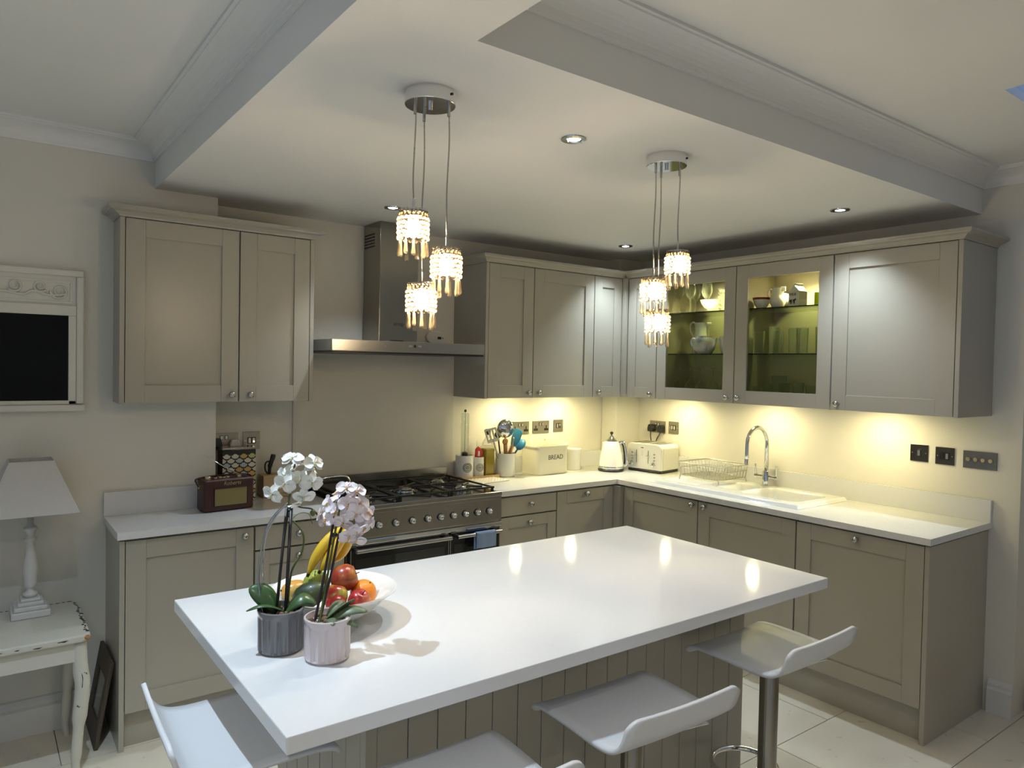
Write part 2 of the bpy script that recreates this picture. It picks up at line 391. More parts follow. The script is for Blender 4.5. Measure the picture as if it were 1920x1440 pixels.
def front(parent, wall, u0, u1, z0, z1, df, knob=None, stile=.077, style='shaker', name='door'):
    g = .003; u0, u1 = min(u0, u1)+g, max(u0, u1)-g; z0 += g; z1 -= g
    m = MB()
    if style == 'plain':
        wbox(m, wall, u0, u1, df-.02, df, z0, z1)
        dr = m.build(name, PAINT, parent, bevel=.0015, w=True)
    else:
        s = stile
        wbox(m, wall, u0, u0+s, df-.02, df, z0, z1); wbox(m, wall, u1-s, u1, df-.02, df, z0, z1)
        wbox(m, wall, u0+s+.0004, u1-s-.0004, df-.02, df-.0003, z0, z0+s); wbox(m, wall, u0+s+.0004, u1-s-.0004, df-.02, df-.0003, z1-s, z1)
        dr = m.build(name, PAINT, parent, bevel=.001, w=True)
        p = MB()
        if style == 'glass':
            wbox(p, wall, u0+s-.006, u1-s+.006, df-.014, df-.010, z0+s-.006, z1-s+.006)
            tag(p.build('pane', PANE, dr, w=True), 'clear glass pane')
        else:
            wbox(p, wall, u0+s-.004, u1-s+.004, df-.018, df-.009, z0+s-.004, z1-s+.004)
            p.build('panel', PAINT, dr, w=True)
    if knob:
        for kn in (knob if isinstance(knob[0], (tuple, list)) else [knob]): add_knob(dr, wall, kn[0], df, kn[1])
    return dr
def cabinet(name, label, wall, u0, u1, z0, z1, df, back=0.002, ends=(), top=None, group=None, pos=None):
    lo, hi = min(u0, u1), max(u0, u1)
    t = thing(name, label, 'cabinet', P(wall, (lo+hi)/2, (back+df)/2, z0), 0, group)
    m = MB(); b0, b1 = lo, hi
    for e in ends:
        p = MB()
        if e == 'lo': wbox(p, wall, lo-.02, lo, back, df, pos if pos is not None else z0, z1); 
        else: wbox(p, wall, hi, hi+.02, back, df, pos if pos is not None else z0, z1)
        p.build('end_panel', PAINT, t, bevel=.0012, w=True)
    wbox(m, wall, lo+.0005, hi-.0005, back, df-.0225, z0+(.022 if z0 > 1 else .001), top if top else z1)
    m.build('carcass', PAINT, t, w=True)
    return t

ZB, ZT = 1.437, 2.248
DB, DR_ = .357, .384
# wall cabinets on the back wall
c = cabinet('wall_cabinet', 'taupe two-door wall cabinet hanging alone left of the cooker hood', 'B', -3.448, -2.618, ZB, ZT, DB, back=.182, ends=('lo', 'hi'))
MB().box(-3.016, -2.6185, -.182, -.002, ZB+.022, ZT).build('back_filler', PAINT, c, w=True)
front(c, 'B', -3.448, -2.963, ZB, ZT, DB, (-2.998, 1.473)); front(c, 'B', -2.963, -2.618, ZB, ZT, DB, (-2.912, 1.473))
c = cabinet('wall_cabinet', 'taupe two-door wall cabinet just right of the cooker hood', 'B', -1.525, -.672, ZB, ZT, DB, ends=('lo',))
front(c, 'B', -1.525, -1.182, ZB, ZT, DB, (-1.222, 1.473)); front(c, 'B', -1.182, -.672, ZB, ZT, DB, (-1.142, 1.473))
# corner wall cabinet: two narrow doors meeting at an inside post
t = thing('corner_wall_cabinet', 'taupe corner wall cabinet with two narrow doors above the kettle', 'cabinet', (-.3, -.3, ZB))
MB().box(-.671, -.385, -DB+.0225, -.002, ZB+.022, ZT).box(-.384+.0225, -.002, -.649, -DB+.02, ZB+.022, ZT).build('carcass', PAINT, t, w=True)
MB().box(-.413, -.384, -.385, -DB+.002, ZB, ZT).build('corner_post', PAINT, t, w=True, bevel=.001)
front(t, 'B', -.672, -.415, ZB, ZT, DB, (-.633, 1.473), stile=.07); front(t, 'R', -.650, -.387, ZB, ZT, DR_, (-.612, 1.468), stile=.07)
# glazed cabinet: open box with a partition
t = thing('glazed_wall_cabinet', 'taupe wall cabinet with two lit glass doors full of glassware and china', 'cabinet', (-.19, -1.25, ZB)); GLZ = t
y0, y1, ym = -1.855, -.650, -1.256
MB().box(-.018, -.002, y0, y1, ZB, ZT).build('back_panel', CUPIN, t, w=True)
for yy in (y0, y1-.018): MB().box(-DR_+.0225, -.018, yy, yy+.018, ZB, ZT).build('side_panel', CUPIN, t, w=True)
MB().box(-DR_+.0225, -.018, ym-.012, ym+.012, ZB+.034, ZT-.018).build('partition', CUPIN, t, w=True)
MB().box(-DR_+.0225, -.018, y0+.018, y1-.018, ZB+.022, ZB+.034).build('bottom_panel', CUPIN, t, w=True)
MB().box(-DR_+.0225, -.018, y0+.018, y1-.018, ZT-.018, ZT).build('top_panel', CUPIN, t, w=True)
for a, b in ((ym+.013, y1-.019), (y0+.019, ym-.013)):
    for z in (1.735, 1.998):
        s_ = MB().box(-.335, -.02, a, b, z-.006, z).build('glass_shelf', SHELFG, t, w=True)
        MB().box(-.3375, -.335, a, b, z-.0065, z+.0003).build('shelf_edge', SHELFEDGE, s_, w=True)
front(t, 'R', ym, y1, ZB, ZT, DR_, (-1.216, 1.473), style='glass'); front(t, 'R', y0, ym, ZB, ZT, DR_, (-1.296, 1.475), style='glass')
for yy in (-.95, -1.56):
    pk = MB().lathe([(.028, 0), (.03, .004), (.03, .012)], 20, (-.17, yy, ZT-.031)).build('cabinet_light', CHROME, t, w=True, smooth=True)
    MB().lathe([(.022, 0), (.022, .001)], 16, (-.17, yy, ZT-.0325)).build('lens', PUCKM, pk, w=True)
    lamp('cabinet_lamp', 'SPOT', (0.02, yy+1.25, ZT-.04-ZB), P_CAB*4, UNDER, t, (0, 0, 0), spot_size=2.5, spot_blend=.6, shadow_soft_size=.02)
c = cabinet('wall_cabinet', 'taupe single-door wall cabinet at the far right above the switches', 'R', -2.449, -1.857, ZB, ZT, DR_, ends=('lo',))
front(c, 'R', -2.449, -1.857, ZB, ZT, DR_, (-1.898, 1.472))
# cornices
cor = [(0, 2.249), (.003, 2.249), (.006, 2.256), (.022, 2.268), (.040, 2.274), (.046, 2.279), (.050, 2.279), (.050, 2.292), (-.02, 2.292), (-.02, 2.249)]
tag(MB().sweep([(-3.468, PW-.002), (-3.468, -DB), (-2.598, -DB), (-2.598, -.002)], cor).build('cornice_moulding', PAINT), 'taupe cornice moulding capping the lone left wall cabinet', 'cornice')
tag(MB().sweep([(-1.545, -.002), (-1.545, -DB), (-DR_, -DB), (-DR_, -2.469), (-.002, -2.469)], cor).build('cornice_moulding', PAINT), 'long taupe cornice moulding running round the corner wall cabinets', 'cornice')
# light pelmet pucks under the wall cabinets
def puck(x, y, label):
    t = thing('under_cabinet_light', label, 'light', (x, y, ZB+.0095), 0, 'lights under the wall cabinets')
    MB().lathe([(.03, 0), (.034, .003), (.034, .0125)], 24).build('housing', CHROME, t, smooth=True)
    MB().lathe([(.026, -.001), (.026, .0005)], 20).build('lens', PUCKM, t)
    lamp('under_cabinet_lamp', 'AREA', (0, 0, -.004), P_UNDER, UNDER, t, (0, 0, 0), shape='DISK', size=.06)
puck(-1.17, -.20, 'round light under the cabinets above the utensil crock')
puck(-.70, -.20, 'round light under the cabinets above the bread bin')
puck(-.21, -.62, 'round light under the cabinets above the toaster')
puck(-.21, -1.30, 'round light under the cabinets above the tap')
puck(-.21, -1.98, 'round light under the cabinets right of the sink')

# base cabinets
BZ0, BZ1 = .153, .880
FB, FR = .567, .630
c = cabinet('base_cabinet', 'taupe single-door base cabinet at the left end under the radio', 'B', -3.472, -2.946, BZ0, BZ1, FB, back=.182, ends=('lo',), pos=0)
front(c, 'B', -3.472, -2.946, BZ0, BZ1, FB, (-2.992, .845))
c = cabinet('drawer_cabinet', 'taupe drawer base cabinet left of the range cooker', 'B', -2.944, -2.505, BZ0, BZ1, FB)
front(c, 'B', -2.944, -2.505, .766, BZ1, FB, (-2.745, .828), style='plain', name='drawer')
front(c, 'B', -2.944, -2.505, .462, .764, FB, (-2.745, .725), name='drawer', stile=.065); front(c, 'B', -2.944, -2.505, BZ0, .460, FB, (-2.745, .42), name='drawer', stile=.065)
c = cabinet('drawer_cabinet', 'taupe drawer base cabinet right of the range cooker', 'B', -1.570, -1.144, BZ0, BZ1, FB)
front(c, 'B', -1.570, -1.144, .766, BZ1, FB, (-1.352, .83), style='plain', name='drawer')
front(c, 'B', -1.570, -1.144, .462, .764, FB, (-1.36, .722), name='drawer', stile=.065); front(c, 'B', -1.570, -1.144, BZ0, .460, FB, (-1.36, .42), name='drawer', stile=.065)
c = cabinet('base_cabinet', 'taupe base cabinet beside the inside corner with a centred knob', 'B', -1.142, -.668, BZ0, BZ1, FB)
front(c, 'B', -1.142, -.668, BZ0, BZ1, FB, (-.912, .85))
tag(MB().box(-.667, -.612, -.622, -.55, BZ0, BZ1).build('corner_post', PAINT, bevel=.001), 'taupe filler post in the inside corner of the base cabinets', 'filler')
c = cabinet('base_cabinet', 'taupe sink base cabinet with its knob at the right, nearest the corner', 'R', -1.214, -.625, BZ0, BZ1, FR, top=.72)
front(c, 'R', -1.214, -.625, BZ0, BZ1, FR, (-1.185, .853))
c = cabinet('base_cabinet', 'taupe sink base cabinet with its knob at the left, under the bowl', 'R', -1.834, -1.216, BZ0, BZ1, FR, top=.72)
front(c, 'R', -1.834, -1.216, BZ0, BZ1, FR, (-1.27, .853))
c = cabinet('base_cabinet', 'taupe end base cabinet with a centred knob at the far right', 'R', -2.453, -1.836, BZ0, BZ1, FR, ends=('lo',), pos=0)
front(c, 'R', -2.453, -1.836, BZ0, BZ1, FR, (-2.150, .85))
tag(MB().box(-3.47, -2.506, -.525, -.507, 0, .150).build('plinth', PAINT), 'taupe plinth under the left base cabinets', 'plinth')
tag(MB().box(-1.568, -.60, -.525, -.507, 0, .150).build('plinth', PAINT), 'taupe plinth right of the range cooker', 'plinth')
tag(MB().box(-.590, -.572, -2.452, -.53, 0, .150).build('plinth', PAINT), 'long taupe plinth under the sink cabinets', 'plinth')
# worktops
WZ0, WZ1 = .890, .920
t = thing('worktop', 'white quartz worktop left of the range cooker', 'worktop', (-3.0, -.3, WZ0))
MB().box(-3.503, -3.02, -.587, PW-.002, WZ0, WZ1).box(-3.02, -2.507, -.587, -.002, WZ0, WZ1).build('slab', QUARTZ, t, w=True)
MB().box(-3.503, -3.02, PW-.022, PW-.002, WZ1, 1.028).build('upstand', QUARTZ, t, w=True, bevel=.001)
t = thing('worktop', 'L-shaped white quartz worktop around the sink and corner', 'worktop', (-.3, -.3, WZ0))
m = MB().box(-1.575, -.24, -.587, -.002, WZ0, WZ1).box(-.24, -.002, -.587, -.152, WZ0, WZ1)
m.box(-.656, -.002, -1.11, -.587, WZ0, WZ1).box(-.656, -.002, -2.486, -1.75, WZ0, WZ1).box(-.656, -.49, -1.75, -1.11, WZ0, WZ1).box(-.12, -.002, -1.75, -1.11, WZ0, WZ1)
m.build('slab', QUARTZ, t, w=True)
MB().box(-1.53, -.242, -.022, -.002, WZ1, 1.028).build('upstand', QUARTZ, t, w=True, bevel=.001)
MB().box(-.022, -.002, -2.486, -.172, WZ1, 1.028).build('upstand', QUARTZ, t, w=True, bevel=.001)
MB().box(-.26, -.241, -.17, -.022, WZ1, 1.028).box(-.26, -.022, -.171, -.152, WZ1, 1.028).build('upstand', QUARTZ, t, w=True)

# ------------------------------------------------------------------ island
IX0, IX1, IY0, IY1 = -3.4944, -1.5982, -2.5553, -1.5929
tag(MB().box(IX0, IX1, IY0, IY1, .886, .922).build('island_worktop', QUARTZ, bevel=.003), 'white quartz island worktop holding the orchids and fruit', 'worktop')
t = thing('island_cabinet', 'taupe island base clad in vertical tongue and groove boards', 'cabinet', (-2.45, -1.97, 0))
BX0, BX1, BY0, BY1 = -3.204, -1.69, -2.29, -1.66
MB().box(BX0+.012, BX1-.012, BY0+.012, BY1-.012, 0, .8855).build('carcass', PAINT, t, w=True)
MB().box(BX0, BX0+.03, BY0, BY0+.03, 0, .8855).build('corner_post', PAINT, t, w=True, bevel=.001)
n = 17; wb = (BX1-BX0-.03)/n
bme = MB().box(-wb/2+.001, wb/2-.001, 0, .0115, 0, .885).mesh('board', PAINT)
for k in range(n):
    b = inst('board', bme, t, Vector((BX0+.03+wb*(k+.5), BY0, 0))-ORG[t.name])
    bv = b.modifiers.new('bevel', 'BEVEL'); bv.width = .0025; bv.segments = 1
n2 = 7; wb2 = (BY1-BY0-.03)/n2
bme2 = MB().box(0, .0115, -wb2/2+.001, wb2/2-.001, 0, .885).mesh('board', PAINT)
for k in range(n2):
    for xx in (BX0, BX1-.0115):
        b = inst('board', bme2, t, Vector((xx, BY0+.03+wb2*(k+.5), 0))-ORG[t.name])
        bv = b.modifiers.new('bevel', 'BEVEL'); bv.width = .0025; bv.segments = 1

# ------------------------------------------------------------------ range cooker
RX0, RX1 = -2.503, -1.579
t = thing('range_cooker', 'stainless steel range cooker with a black gas hob and two ovens', 'cooker', ((RX0+RX1)/2, -.3, 0)); RC = t
MB().box(RX0, RX1, -.574, -.03, .10, .905).build('body', STEEL, t, w=True, bevel=.002)
for sx in (RX0+.05, RX1-.05):
    for sy in (-.52, -.1): MB().cyl((sx, sy, 0), (sx, sy, .10), .018).build('foot', BLACK, t, w=True)
MB().box(RX0, RX1, -.585, -.035, .905, .921).build('hob_plate', ENAMEL, t, w=True, bevel=.003)
MB().box(RX0, RX1, -.602, -.582, .902, .926).build('hob_trim', STEELH, t, w=True, bevel=.003)
MB().box(RX0+.012, RX1-.012, -.034, -.014, .905, .997).build('back_riser', STEELH, t, w=True, bevel=.002)
cp = MB().prism([(-.600, .758), (-.575, .758), (-.575, .902), (-.596, .902)], RX0, RX1, Matrix(((0,0,1,0),(1,0,0,0),(0,1,0,0),(0,0,0,1)))).build('control_panel', STEELH, t, w=True, bevel=.002)
MB().box(RX0, RX1, -.606, -.575, .733, .757).build('trim_strip', CHROME, t, w=True, bevel=.003)
for z, xa in ((.885, RX0+.02), (.765, RX0+.02)):
    MB().box(RX0+.02, RX1-.02, -.6008, -.598, z, z+.002).build('panel_rim', CHROME, cp, w=True)
kp = MB().lathe([(.020, 0), (.020, .004), (.017, .006)], 24).mesh('knob_skirt', BLACK, smooth=True)
kd = MB().lathe([(.0165, .005), (.0165, .012), (.014, .022), (.009, .027), (.003, .029)], 24).mesh('knob', CHROME, smooth=True)
for kx in (-2.437, -2.341, -2.246, -2.15, -2.059, -1.98, -1.90, -1.823, -1.745, -1.666):
    p = Vector((kx, -.5985, .824))-ORG[t.name]
    k = inst('knob', kd, t, p, (PI/2, 0, 0)); sk_ = inst('knob_skirt', kp, k, (0, 0, 0))
    MB().box(kx+.008, kx+.0095, -.600, -.5985, .846, .853).build('tick_mark', CHROME, t, w=True)
for a, b, h0, h1 in ((RX0+.012, -1.925, -2.480, -1.938), (-1.918, RX1-.012, -1.900, -1.612)):
    d = MB().box(a, b, -.600, -.575, .17, .730).build('oven_door', ENAMEL, t, w=True, bevel=.003)
    MB().box(a+.025, b-.025, -.6025, -.600, .24, .665).build('door_glass', OVENGLASS, d, w=True, bevel=.001)
    MB().box(a, b, -.6015, -.5995, .725, .731).box(a, a+.004, -.6015, -.5995, .17, .73).box(b-.004, b, -.6015, -.5995, .17, .73).build('door_trim', STEELH, d, w=True)
    hb = MB().cyl((h0, -.648, .714), (h1, -.648, .714), .0105, n=20).build('handle', STEELH, d, w=True, smooth=True)
    for hx in (h0+.012, h1-.012): MB().box(hx-.010, hx+.010, -.648, -.600, .704, .722).build('handle_bracket', BLACK, hb, w=True, bevel=.003)
MB().box(RX0+.012, RX1-.012, -.56, -.545, .03, .10).build('kick_strip', STEEL, t, w=True)
burners = [(-2.34, -.17, .034), (-2.34, -.42, .045), (-2.04, -.30, .062), (-1.745, -.17, .045), (-1.745, -.42, .034)]
for bx, by, br in burners:
    bn = MB().lathe([(br*1.25, .921), (br*1.25, .927), (br, .930), (br, .940), (br*.85, .942)], 28, (bx, by, 0)).build('burner', CHROME, t, w=True, smooth=True)
    MB().lathe([(br*.8, .940), (br*.8, .943), (br*.72, .9455), (.004, .946)], 28, (bx, by, 0)).build('burner_cap', STEELH, bn, w=True, smooth=True)
for k, (a, b) in enumerate(((RX0+.02, -2.20), (-2.195, -1.887), (-1.882, RX1-.02))):
    g = MB(); zt = .949
    for yy in (-.548, -.305, -.065): g.box(a, b, yy-.005, yy+.005, zt-.009, zt)
    for xx in (a+.006, b-.006): g.box(xx-.005, xx+.005, -.548, -.065, zt-.0095, zt-.0005)
    cx = (a+b)/2
    ctr = [(cx, -.17), (cx, -.43)] if k != 1 else [(cx, -.30)]
    for (qx, qy) in ctr:
        for s in range(4):
            ang = PI/4+s*PI/2; R0, R1 = .028, (.13 if k != 1 else .17)
            p0 = Vector((qx+R0*math.cos(ang), qy+R0*math.sin(ang), zt-.003)); p1 = Vector((qx+R1*math.cos(ang), qy+R1*.8*math.sin(ang), zt-.003))
            g.tube([p0, p1], .0055, 6)
    for xx in (a+.006, b-.006):
        for yy in (-.54, -.075): g.box(xx-.006, xx+.006, yy-.006, yy+.006, .9215, zt-.002)
    g.build('pan_support', IRON, t, w=True)
# tea towel over the right oven handle
def tw(u, v):
    x = -1.786+.128*u; L = v*.20
    if L < .085: y, z = -.6635+.001*math.sin(9*u), .640+L*1.0
    elif L < .115: a = (L-.085)/.03*PI; y, z = -.648-.0145*math.cos(a), .716+.011*math.sin(a)+.001
    else: y, z = -.6345, .716-(L-.115)
    return (x, y+.002*math.sin(14*u+3*v)*(1 if v < .4 else 0), z)
tag(MB().grid(tw, 12, 24).build('tea_towel', TOWEL, smooth='all', solid=.003), 'blue tea towel hanging over the right oven handle', 'towel')
SATIN = pbr('satin_chrome', (.82, .82, .82), .28, 1, rvar=.05)
# chrome hoop handle at the left back of the hob
t = thing('griddle_pan', 'black griddle plate with a chrome hoop handle on the left of the hob', 'pan', (-2.36, -.2, .9495))
MB().box(-.10, .06, -.10, .12, .0, .012).build('plate', IRON, t, bevel=.004)
pts = catmull([(-.115, .02, .012), (-.11, .02, .035), (-.08, .02, .055), (0, .02, .06), (.05, .02, .055), (.07, .02, .03), (.07, .02, .012)], 6)
pts = [Vector((p.x*1.0, p.y+.06, p.z*.9)) for p in pts]
MB().tube(pts, .009, 10).build('handle', SATIN, t, smooth='all')

# ------------------------------------------------------------------ cooker hood
HX0, HX1 = -2.560, -1.648
t = thing('cooker_hood', 'brushed steel chimney cooker hood above the range cooker', 'hood', (-2.1, -.25, 1.688))
MB().box(HX0, HX1, -.50, -.014, 1.694, 1.752).build('canopy', STEELH, t, w=True, bevel=.002)
MB().box(HX0+.004, HX1-.004, -.496, -.016, 1.684, 1.6935).build('filter_tray', BLACK, t, w=True)
ch = MB().box(-2.17, -1.93, -.222, -.013, 1.752, ZS-.001).build('chimney', STEEL, t, w=True, bevel=.002)
for r in range(5):
    for q in range(5):
        y_ = -.150+q*.026; z_ = 2.29+r*.017
        MB().box(-2.1712, -2.1695, y_, y_+.021, z_, z_+.009).build('vent_slot', BLACK, ch, w=True)
for bx in (-2.123, -2.068):
    MB().box(bx-.011, bx+.011, -.503, -.4995, 1.724, 1.733).build('button', CHROME, t, w=True, bevel=.001)
MB().box(-2.102, -2.09, -.502, -.4995, 1.722, 1.736).build('display', BLACK, t, w=True)
text('logo', 'smeg', .030, .0006, BLACK, ch, Matrix.Translation(-ORG[t.name]) @ at_my(-2.05, -.2226, 1.86))
MB().box(-2.10, -2.02, -.225, -.2215, 1.757, 1.768).build('badge', BLACK, ch, w=True)
t = thing('carbon_monoxide_alarm', 'white oval alarm on the wall just above the cooker hood', 'alarm', (-1.69, -.001, 1.803))
def stadium(w, h, n=10):
    out = []
    for s, a0 in ((1, -PI/2), (-1, PI/2)):
        for k in range(n+1): a = a0+PI*k/n; out.append((s*(w/2-h/2)+h/2*math.cos(a), h/2*math.sin(a)))
    return out
MB().prism(stadium(.125, .075), 0, .028).xf(FACE_MY).build('case', PLASTICW, t, bevel=.006)
MB().box(.012, .038, -.030, -.0275, -.012, .004).build('display', BLACK, t)
MB().lathe([(.017, 0), (.017, .0015)], 20).xf(Matrix.Translation((-.03, -.0275, 0)) @ FACE_MY).build('test_button', PLASTICW, t)
MB().lathe([(.004, 0), (.004, .0015)], 10).xf(Matrix.Translation((.049, -.0275, -.004)) @ FACE_MY).build('indicator', BLACK, t)

# ------------------------------------------------------------------ sink, tap, drainer
SX0, SX1, SY0, SY1 = -.555, -.060, -1.800, -.770
def sst(a, b, x): x = max(0, min(1, (x-a)/(b-a))); return x*x*(3-2*x)
def rectd(x, y, x0, x1, y0, y1, rc):
    cx, cy = (x0+x1)/2, (y0+y1)/2; qx = abs(x-cx)-(x1-x0)/2+rc; qy = abs(y-cy)-(y1-y0)/2+rc
    return math.hypot(max(qx, 0), max(qy, 0))+min(max(qx, qy), 0)-rc
def sink_h(x, y):
    e = min(x-SX0, SX1-x, y-SY0, SY1-y)
    h = .921+.019*sst(0, .016, e)
    h -= .150*sst(.004, -.022, rectd(x, y, -.470, -.145, -1.725, -1.375, .05))
    h -= .085*sst(.004, -.020, rectd(x, y, -.425, -.165, -1.335, -1.145, .04))
    dd = sst(.0, -.02, rectd(x, y, -.50, -.10, -1.09, -.82, .03))
    h -= dd*.007; h += dd*.0035*max(0, math.cos((x+.30)*2*PI/.036))
    return h
NX, NY = 110, 210
sm = MB().grid(lambda u, v: (SX0+(SX1-SX0)*u, SY0+(SY1-SY0)*v, sink_h(SX0+(SX1-SX0)*u, SY0+(SY1-SY0)*v)), NX, NY)
t = thing('sink', 'white ceramic one and a half bowl sink with ribbed drainer', 'sink', (-.3, -1.28, .92))
sm.build('basin', SINKM, t, w=True, smooth='all', recalc=False)
for (wx, wy, wz, wr) in ((-.31, -1.55, .7905, .035), (-.295, -1.24, .8555, .028)):
    MB().lathe([(wr, 0), (wr*.9, .002), (wr*.3, .0005)], 20, (wx, wy, wz)).build('waste', CHROME, t, w=True, smooth=True)
t = thing('mixer_tap', 'chrome swan-neck mixer tap with two lever handles behind the sink', 'tap', (-.105, -1.305, .9395))
MB().lathe([(.027, 0), (.027, .006), (.023, .008), (.023, .085), (.021, .090)], 28).build('body', CHROME, t, smooth=True)
sp = [(0, 0, .085), (0, 0, .255)]
for k in range(1, 15):
    a = PI*k/14*1.02; sp.append((-.1+.1*math.cos(a), 0, .255+.1*math.sin(a)))
sp += [(-.201, 0, .20), (-.203, 0, .165)]
MB().tube(sp, .0125, 16).build('spout', CHROME, t, smooth='all')
MB().lathe([(.0135, 0), (.0135, .03)], 16, (-.203, 0, .140)).build('aerator', CHROME, t, smooth=True)
for s in (1, -1):
    lv = MB().cyl((0, s*.018, .052), (0, s*.062, .052), .010).cyl((0, s*.062, .052), (0, s*.078, .052), .0125).build('lever', CHROME, t, smooth=True)
    MB().tube([(0, s*.070, .052), (-.004, s*.071, .085), (-.006, s*.072, .125)], .0055, 10).build('lever_arm', CHROME, lv, smooth=True)
# wire dish rack
RACKM = pbr('grey_wire', (.55, .53, .48), .3, 1, rvar=.05)
t = thing('dish_rack', 'empty chrome wire dish rack standing on the sink drainer', 'rack', (-.235, -1.01, .9405))
hx, hy = .155, .165
def rr_loop(hx, hy, z, r=.035, n=5):
    out = []
    for (sx, sy, a0) in ((1, 1, 0), (-1, 1, PI/2), (-1, -1, PI), (1, -1, 3*PI/2)):
        for k in range(n+1): a = a0+PI/2*k/n; out.append((sx*(hx-r)+r*math.cos(a), sy*(hy-r)+r*math.sin(a), z))
    return out
MB().tube(rr_loop(hx, hy, .108), .0036, 8, True).build('rim', RACKM, t, smooth='all')
MB().tube(rr_loop(hx-.008, hy-.008, .072), .0023, 6, True).build('middle_wire', RACKM, t, smooth='all')
MB().tube(rr_loop(hx-.02, hy-.02, .028), .0028, 6, True).build('bottom_frame', RACKM, t, smooth='all')
for k in range(15):
    y = -hy+.022+k*(2*hy-.044)/14
    MB().tube(catmull([(-hx, y, .106), (-hx+.014, y, .034), (-hx+.022, y, .026), (0, y, .024), (hx-.022, y, .026), (hx-.014, y, .034), (hx, y, .106)], 3), .0019, 5).build('wire', RACKM, t, smooth='all')
for k in range(9):
    x = -hx+.03+k*(2*hx-.06)/8
    for s in (-1, 1): MB().tube([(x, s*hy, .106), (x, s*(hy-.018), .028)], .0019, 5).build('wire', RACKM, t, smooth='all')
for k in range(6):
    y = -.09+k*.036
    MB().tube(catmull([(-.05, y, .026), (-.045, y, .062), (-.03, y, .070), (-.015, y, .062), (-.01, y, .026)], 3), .0019, 5).build('plate_loop', RACKM, t, smooth='all')
for sx in (-1, 1):
    for sy in (-1, 1): MB().tube([(sx*(hx-.02), sy*(hy-.02), .03), (sx*(hx-.016), sy*(hy-.014), .0)], [.003, .0045], 6).build('foot', RACKM, t, smooth='all')

# ------------------------------------------------------------------ kettle, toaster
t = thing('kettle', 'white and chrome jug kettle on a black base in the corner', 'kettle', (-.415, -.285, .9205), math.radians(-42))
MB().lathe([(.086, 0), (.090, .004), (.090, .013), (.084, .019)], 32).build('base', BLACK, t, smooth=True)
MB().lathe([(.084, .019), (.087, .023), (.087, .033), (.085, .036)], 32).build('foot_ring', CHROME, t, smooth=True)
MB().lathe([(.085, .036), (.083, .062), (.076, .110), (.064, .160), (.052, .196), (.046, .206)], 36).build('body', CERAMIC, t, smooth=True)
MB().lathe([(.044, .206), (.038, .212), (.024, .224), (.014, .238), (.007, .246)], 28).build('lid', CHROME, t, smooth=True)
MB().lathe([(.005, .244), (.006, .252), (.0115, .260), (.0115, .267), (.005, .272)], 16).build('lid_knob', BLACK, t, smooth=True)
MB().prism([(-.030, -.012), (.0, -.016), (.0, .016), (-.030, .012)], .170, .200).xf(Matrix.Translation((-.034, 0, 0))).build('spout', CERAMIC, t, bevel=.006)
hpts = catmull([(.046, 0, .190), (.074, 0, .200), (.092, 0, .182), (.102, 0, .130), (.107, 0, .076), (.103, 0, .046), (.085, 0, .040)], 6)
h = MB().tube(hpts, .011, 10).build('handle', CHROME, t, smooth='all')
MB().tube([p+Vector((-.010, 0, -.002)) for p in hpts[4:]], .009, 8).build('handle_grip', BLACK, h, smooth='all')
MB().box(.0795, .0835, -.009, .009, .066, .112).build('water_window', GLASS, t)
t = thing('toaster', 'cream four-slice toaster with two dials beside the kettle', 'toaster', (-.148, -.428, .9205), math.radians(8.0))
# local: front faces -x, length along y
MB().box(-.106, .106, -.138, .138, 0, .018).build('base', BLACK, t, bevel=.008)
def rbox(w, h, r, n=6):
    out = []
    for (sx, a0) in ((1, 0), (-1, PI/2)):
        for k in range(n+1): a = a0+PI/2*k/n; out.append((sx*(w-r)+r*math.cos(a), h-r+r*math.sin(a)))
    return out+[(-w, 0), (w, 0)]
ALONGX = Matrix(((0,0,1,0),(1,0,0,0),(0,1,0,0),(0,0,0,1)))       # polygon (a, b) -> (y, z), extruded along x
bd = MB().prism(rbox(.142, .178, .034), -.108, .108, ALONGX).xf(Matrix.Translation((0, 0, .0185))).build('body', TOASTC, t, bevel=.006, seg=3)
for s in (-1, 1):
    MB().box(-.085, .085, s*.142, s*.1445, .030, .170).build('side_panel', TOASTC, t, bevel=.002)
    for k in range(8): MB().box(-.070, .070, s*.1445, s*.1455, .045+k*.013, .048+k*.013).build('side_rib', TOASTC, t)
for yy in (-.095, -.04, .04, .095): MB().box(-.080, .080, yy-.013, yy+.013, .1955, .1975).build('bread_slot', BLACK, t, bevel=.001)
for yy, sgn in ((.062, 1), (-.035, -1)):
    MB().box(-.1095, -.1075, yy-.0015, yy+.0015, .060, .150).build('lever_slot', BLACK, t)
    MB().box(-.122, -.108, yy-.012, yy+.012, .108, .115).build('lever', CHROME, t, bevel=.003)
for yy in (.105, -.078):
    dl = MB().lathe([(.017, 0), (.017, .004), (.013, .007), (.012, .018), (.004, .020)], 20).xf(Matrix.Translation((-.1075, yy, .055)) @ Matrix.Rotation(-PI/2, 4, 'Y')).build('dial', CHROME, t, smooth=True)
    for k in range(3): MB().prism(stadium(.014, .010), 0, .002).xf(Matrix.Translation((-.1075, yy-.006, .085+k*.021)) @ FACE_MX).build('button', NICKEL, t)
MB().box(-.1092, -.1075, .006, .026, .164, .169).build('badge', BLACK, t)
for r in range(4): MB().box(-.1088, -.1078, .005+(r % 2)*.003, .026-(r % 2)*.002, .116+r*.010, .117+r*.010).build('printed_line', GREYINK, t)

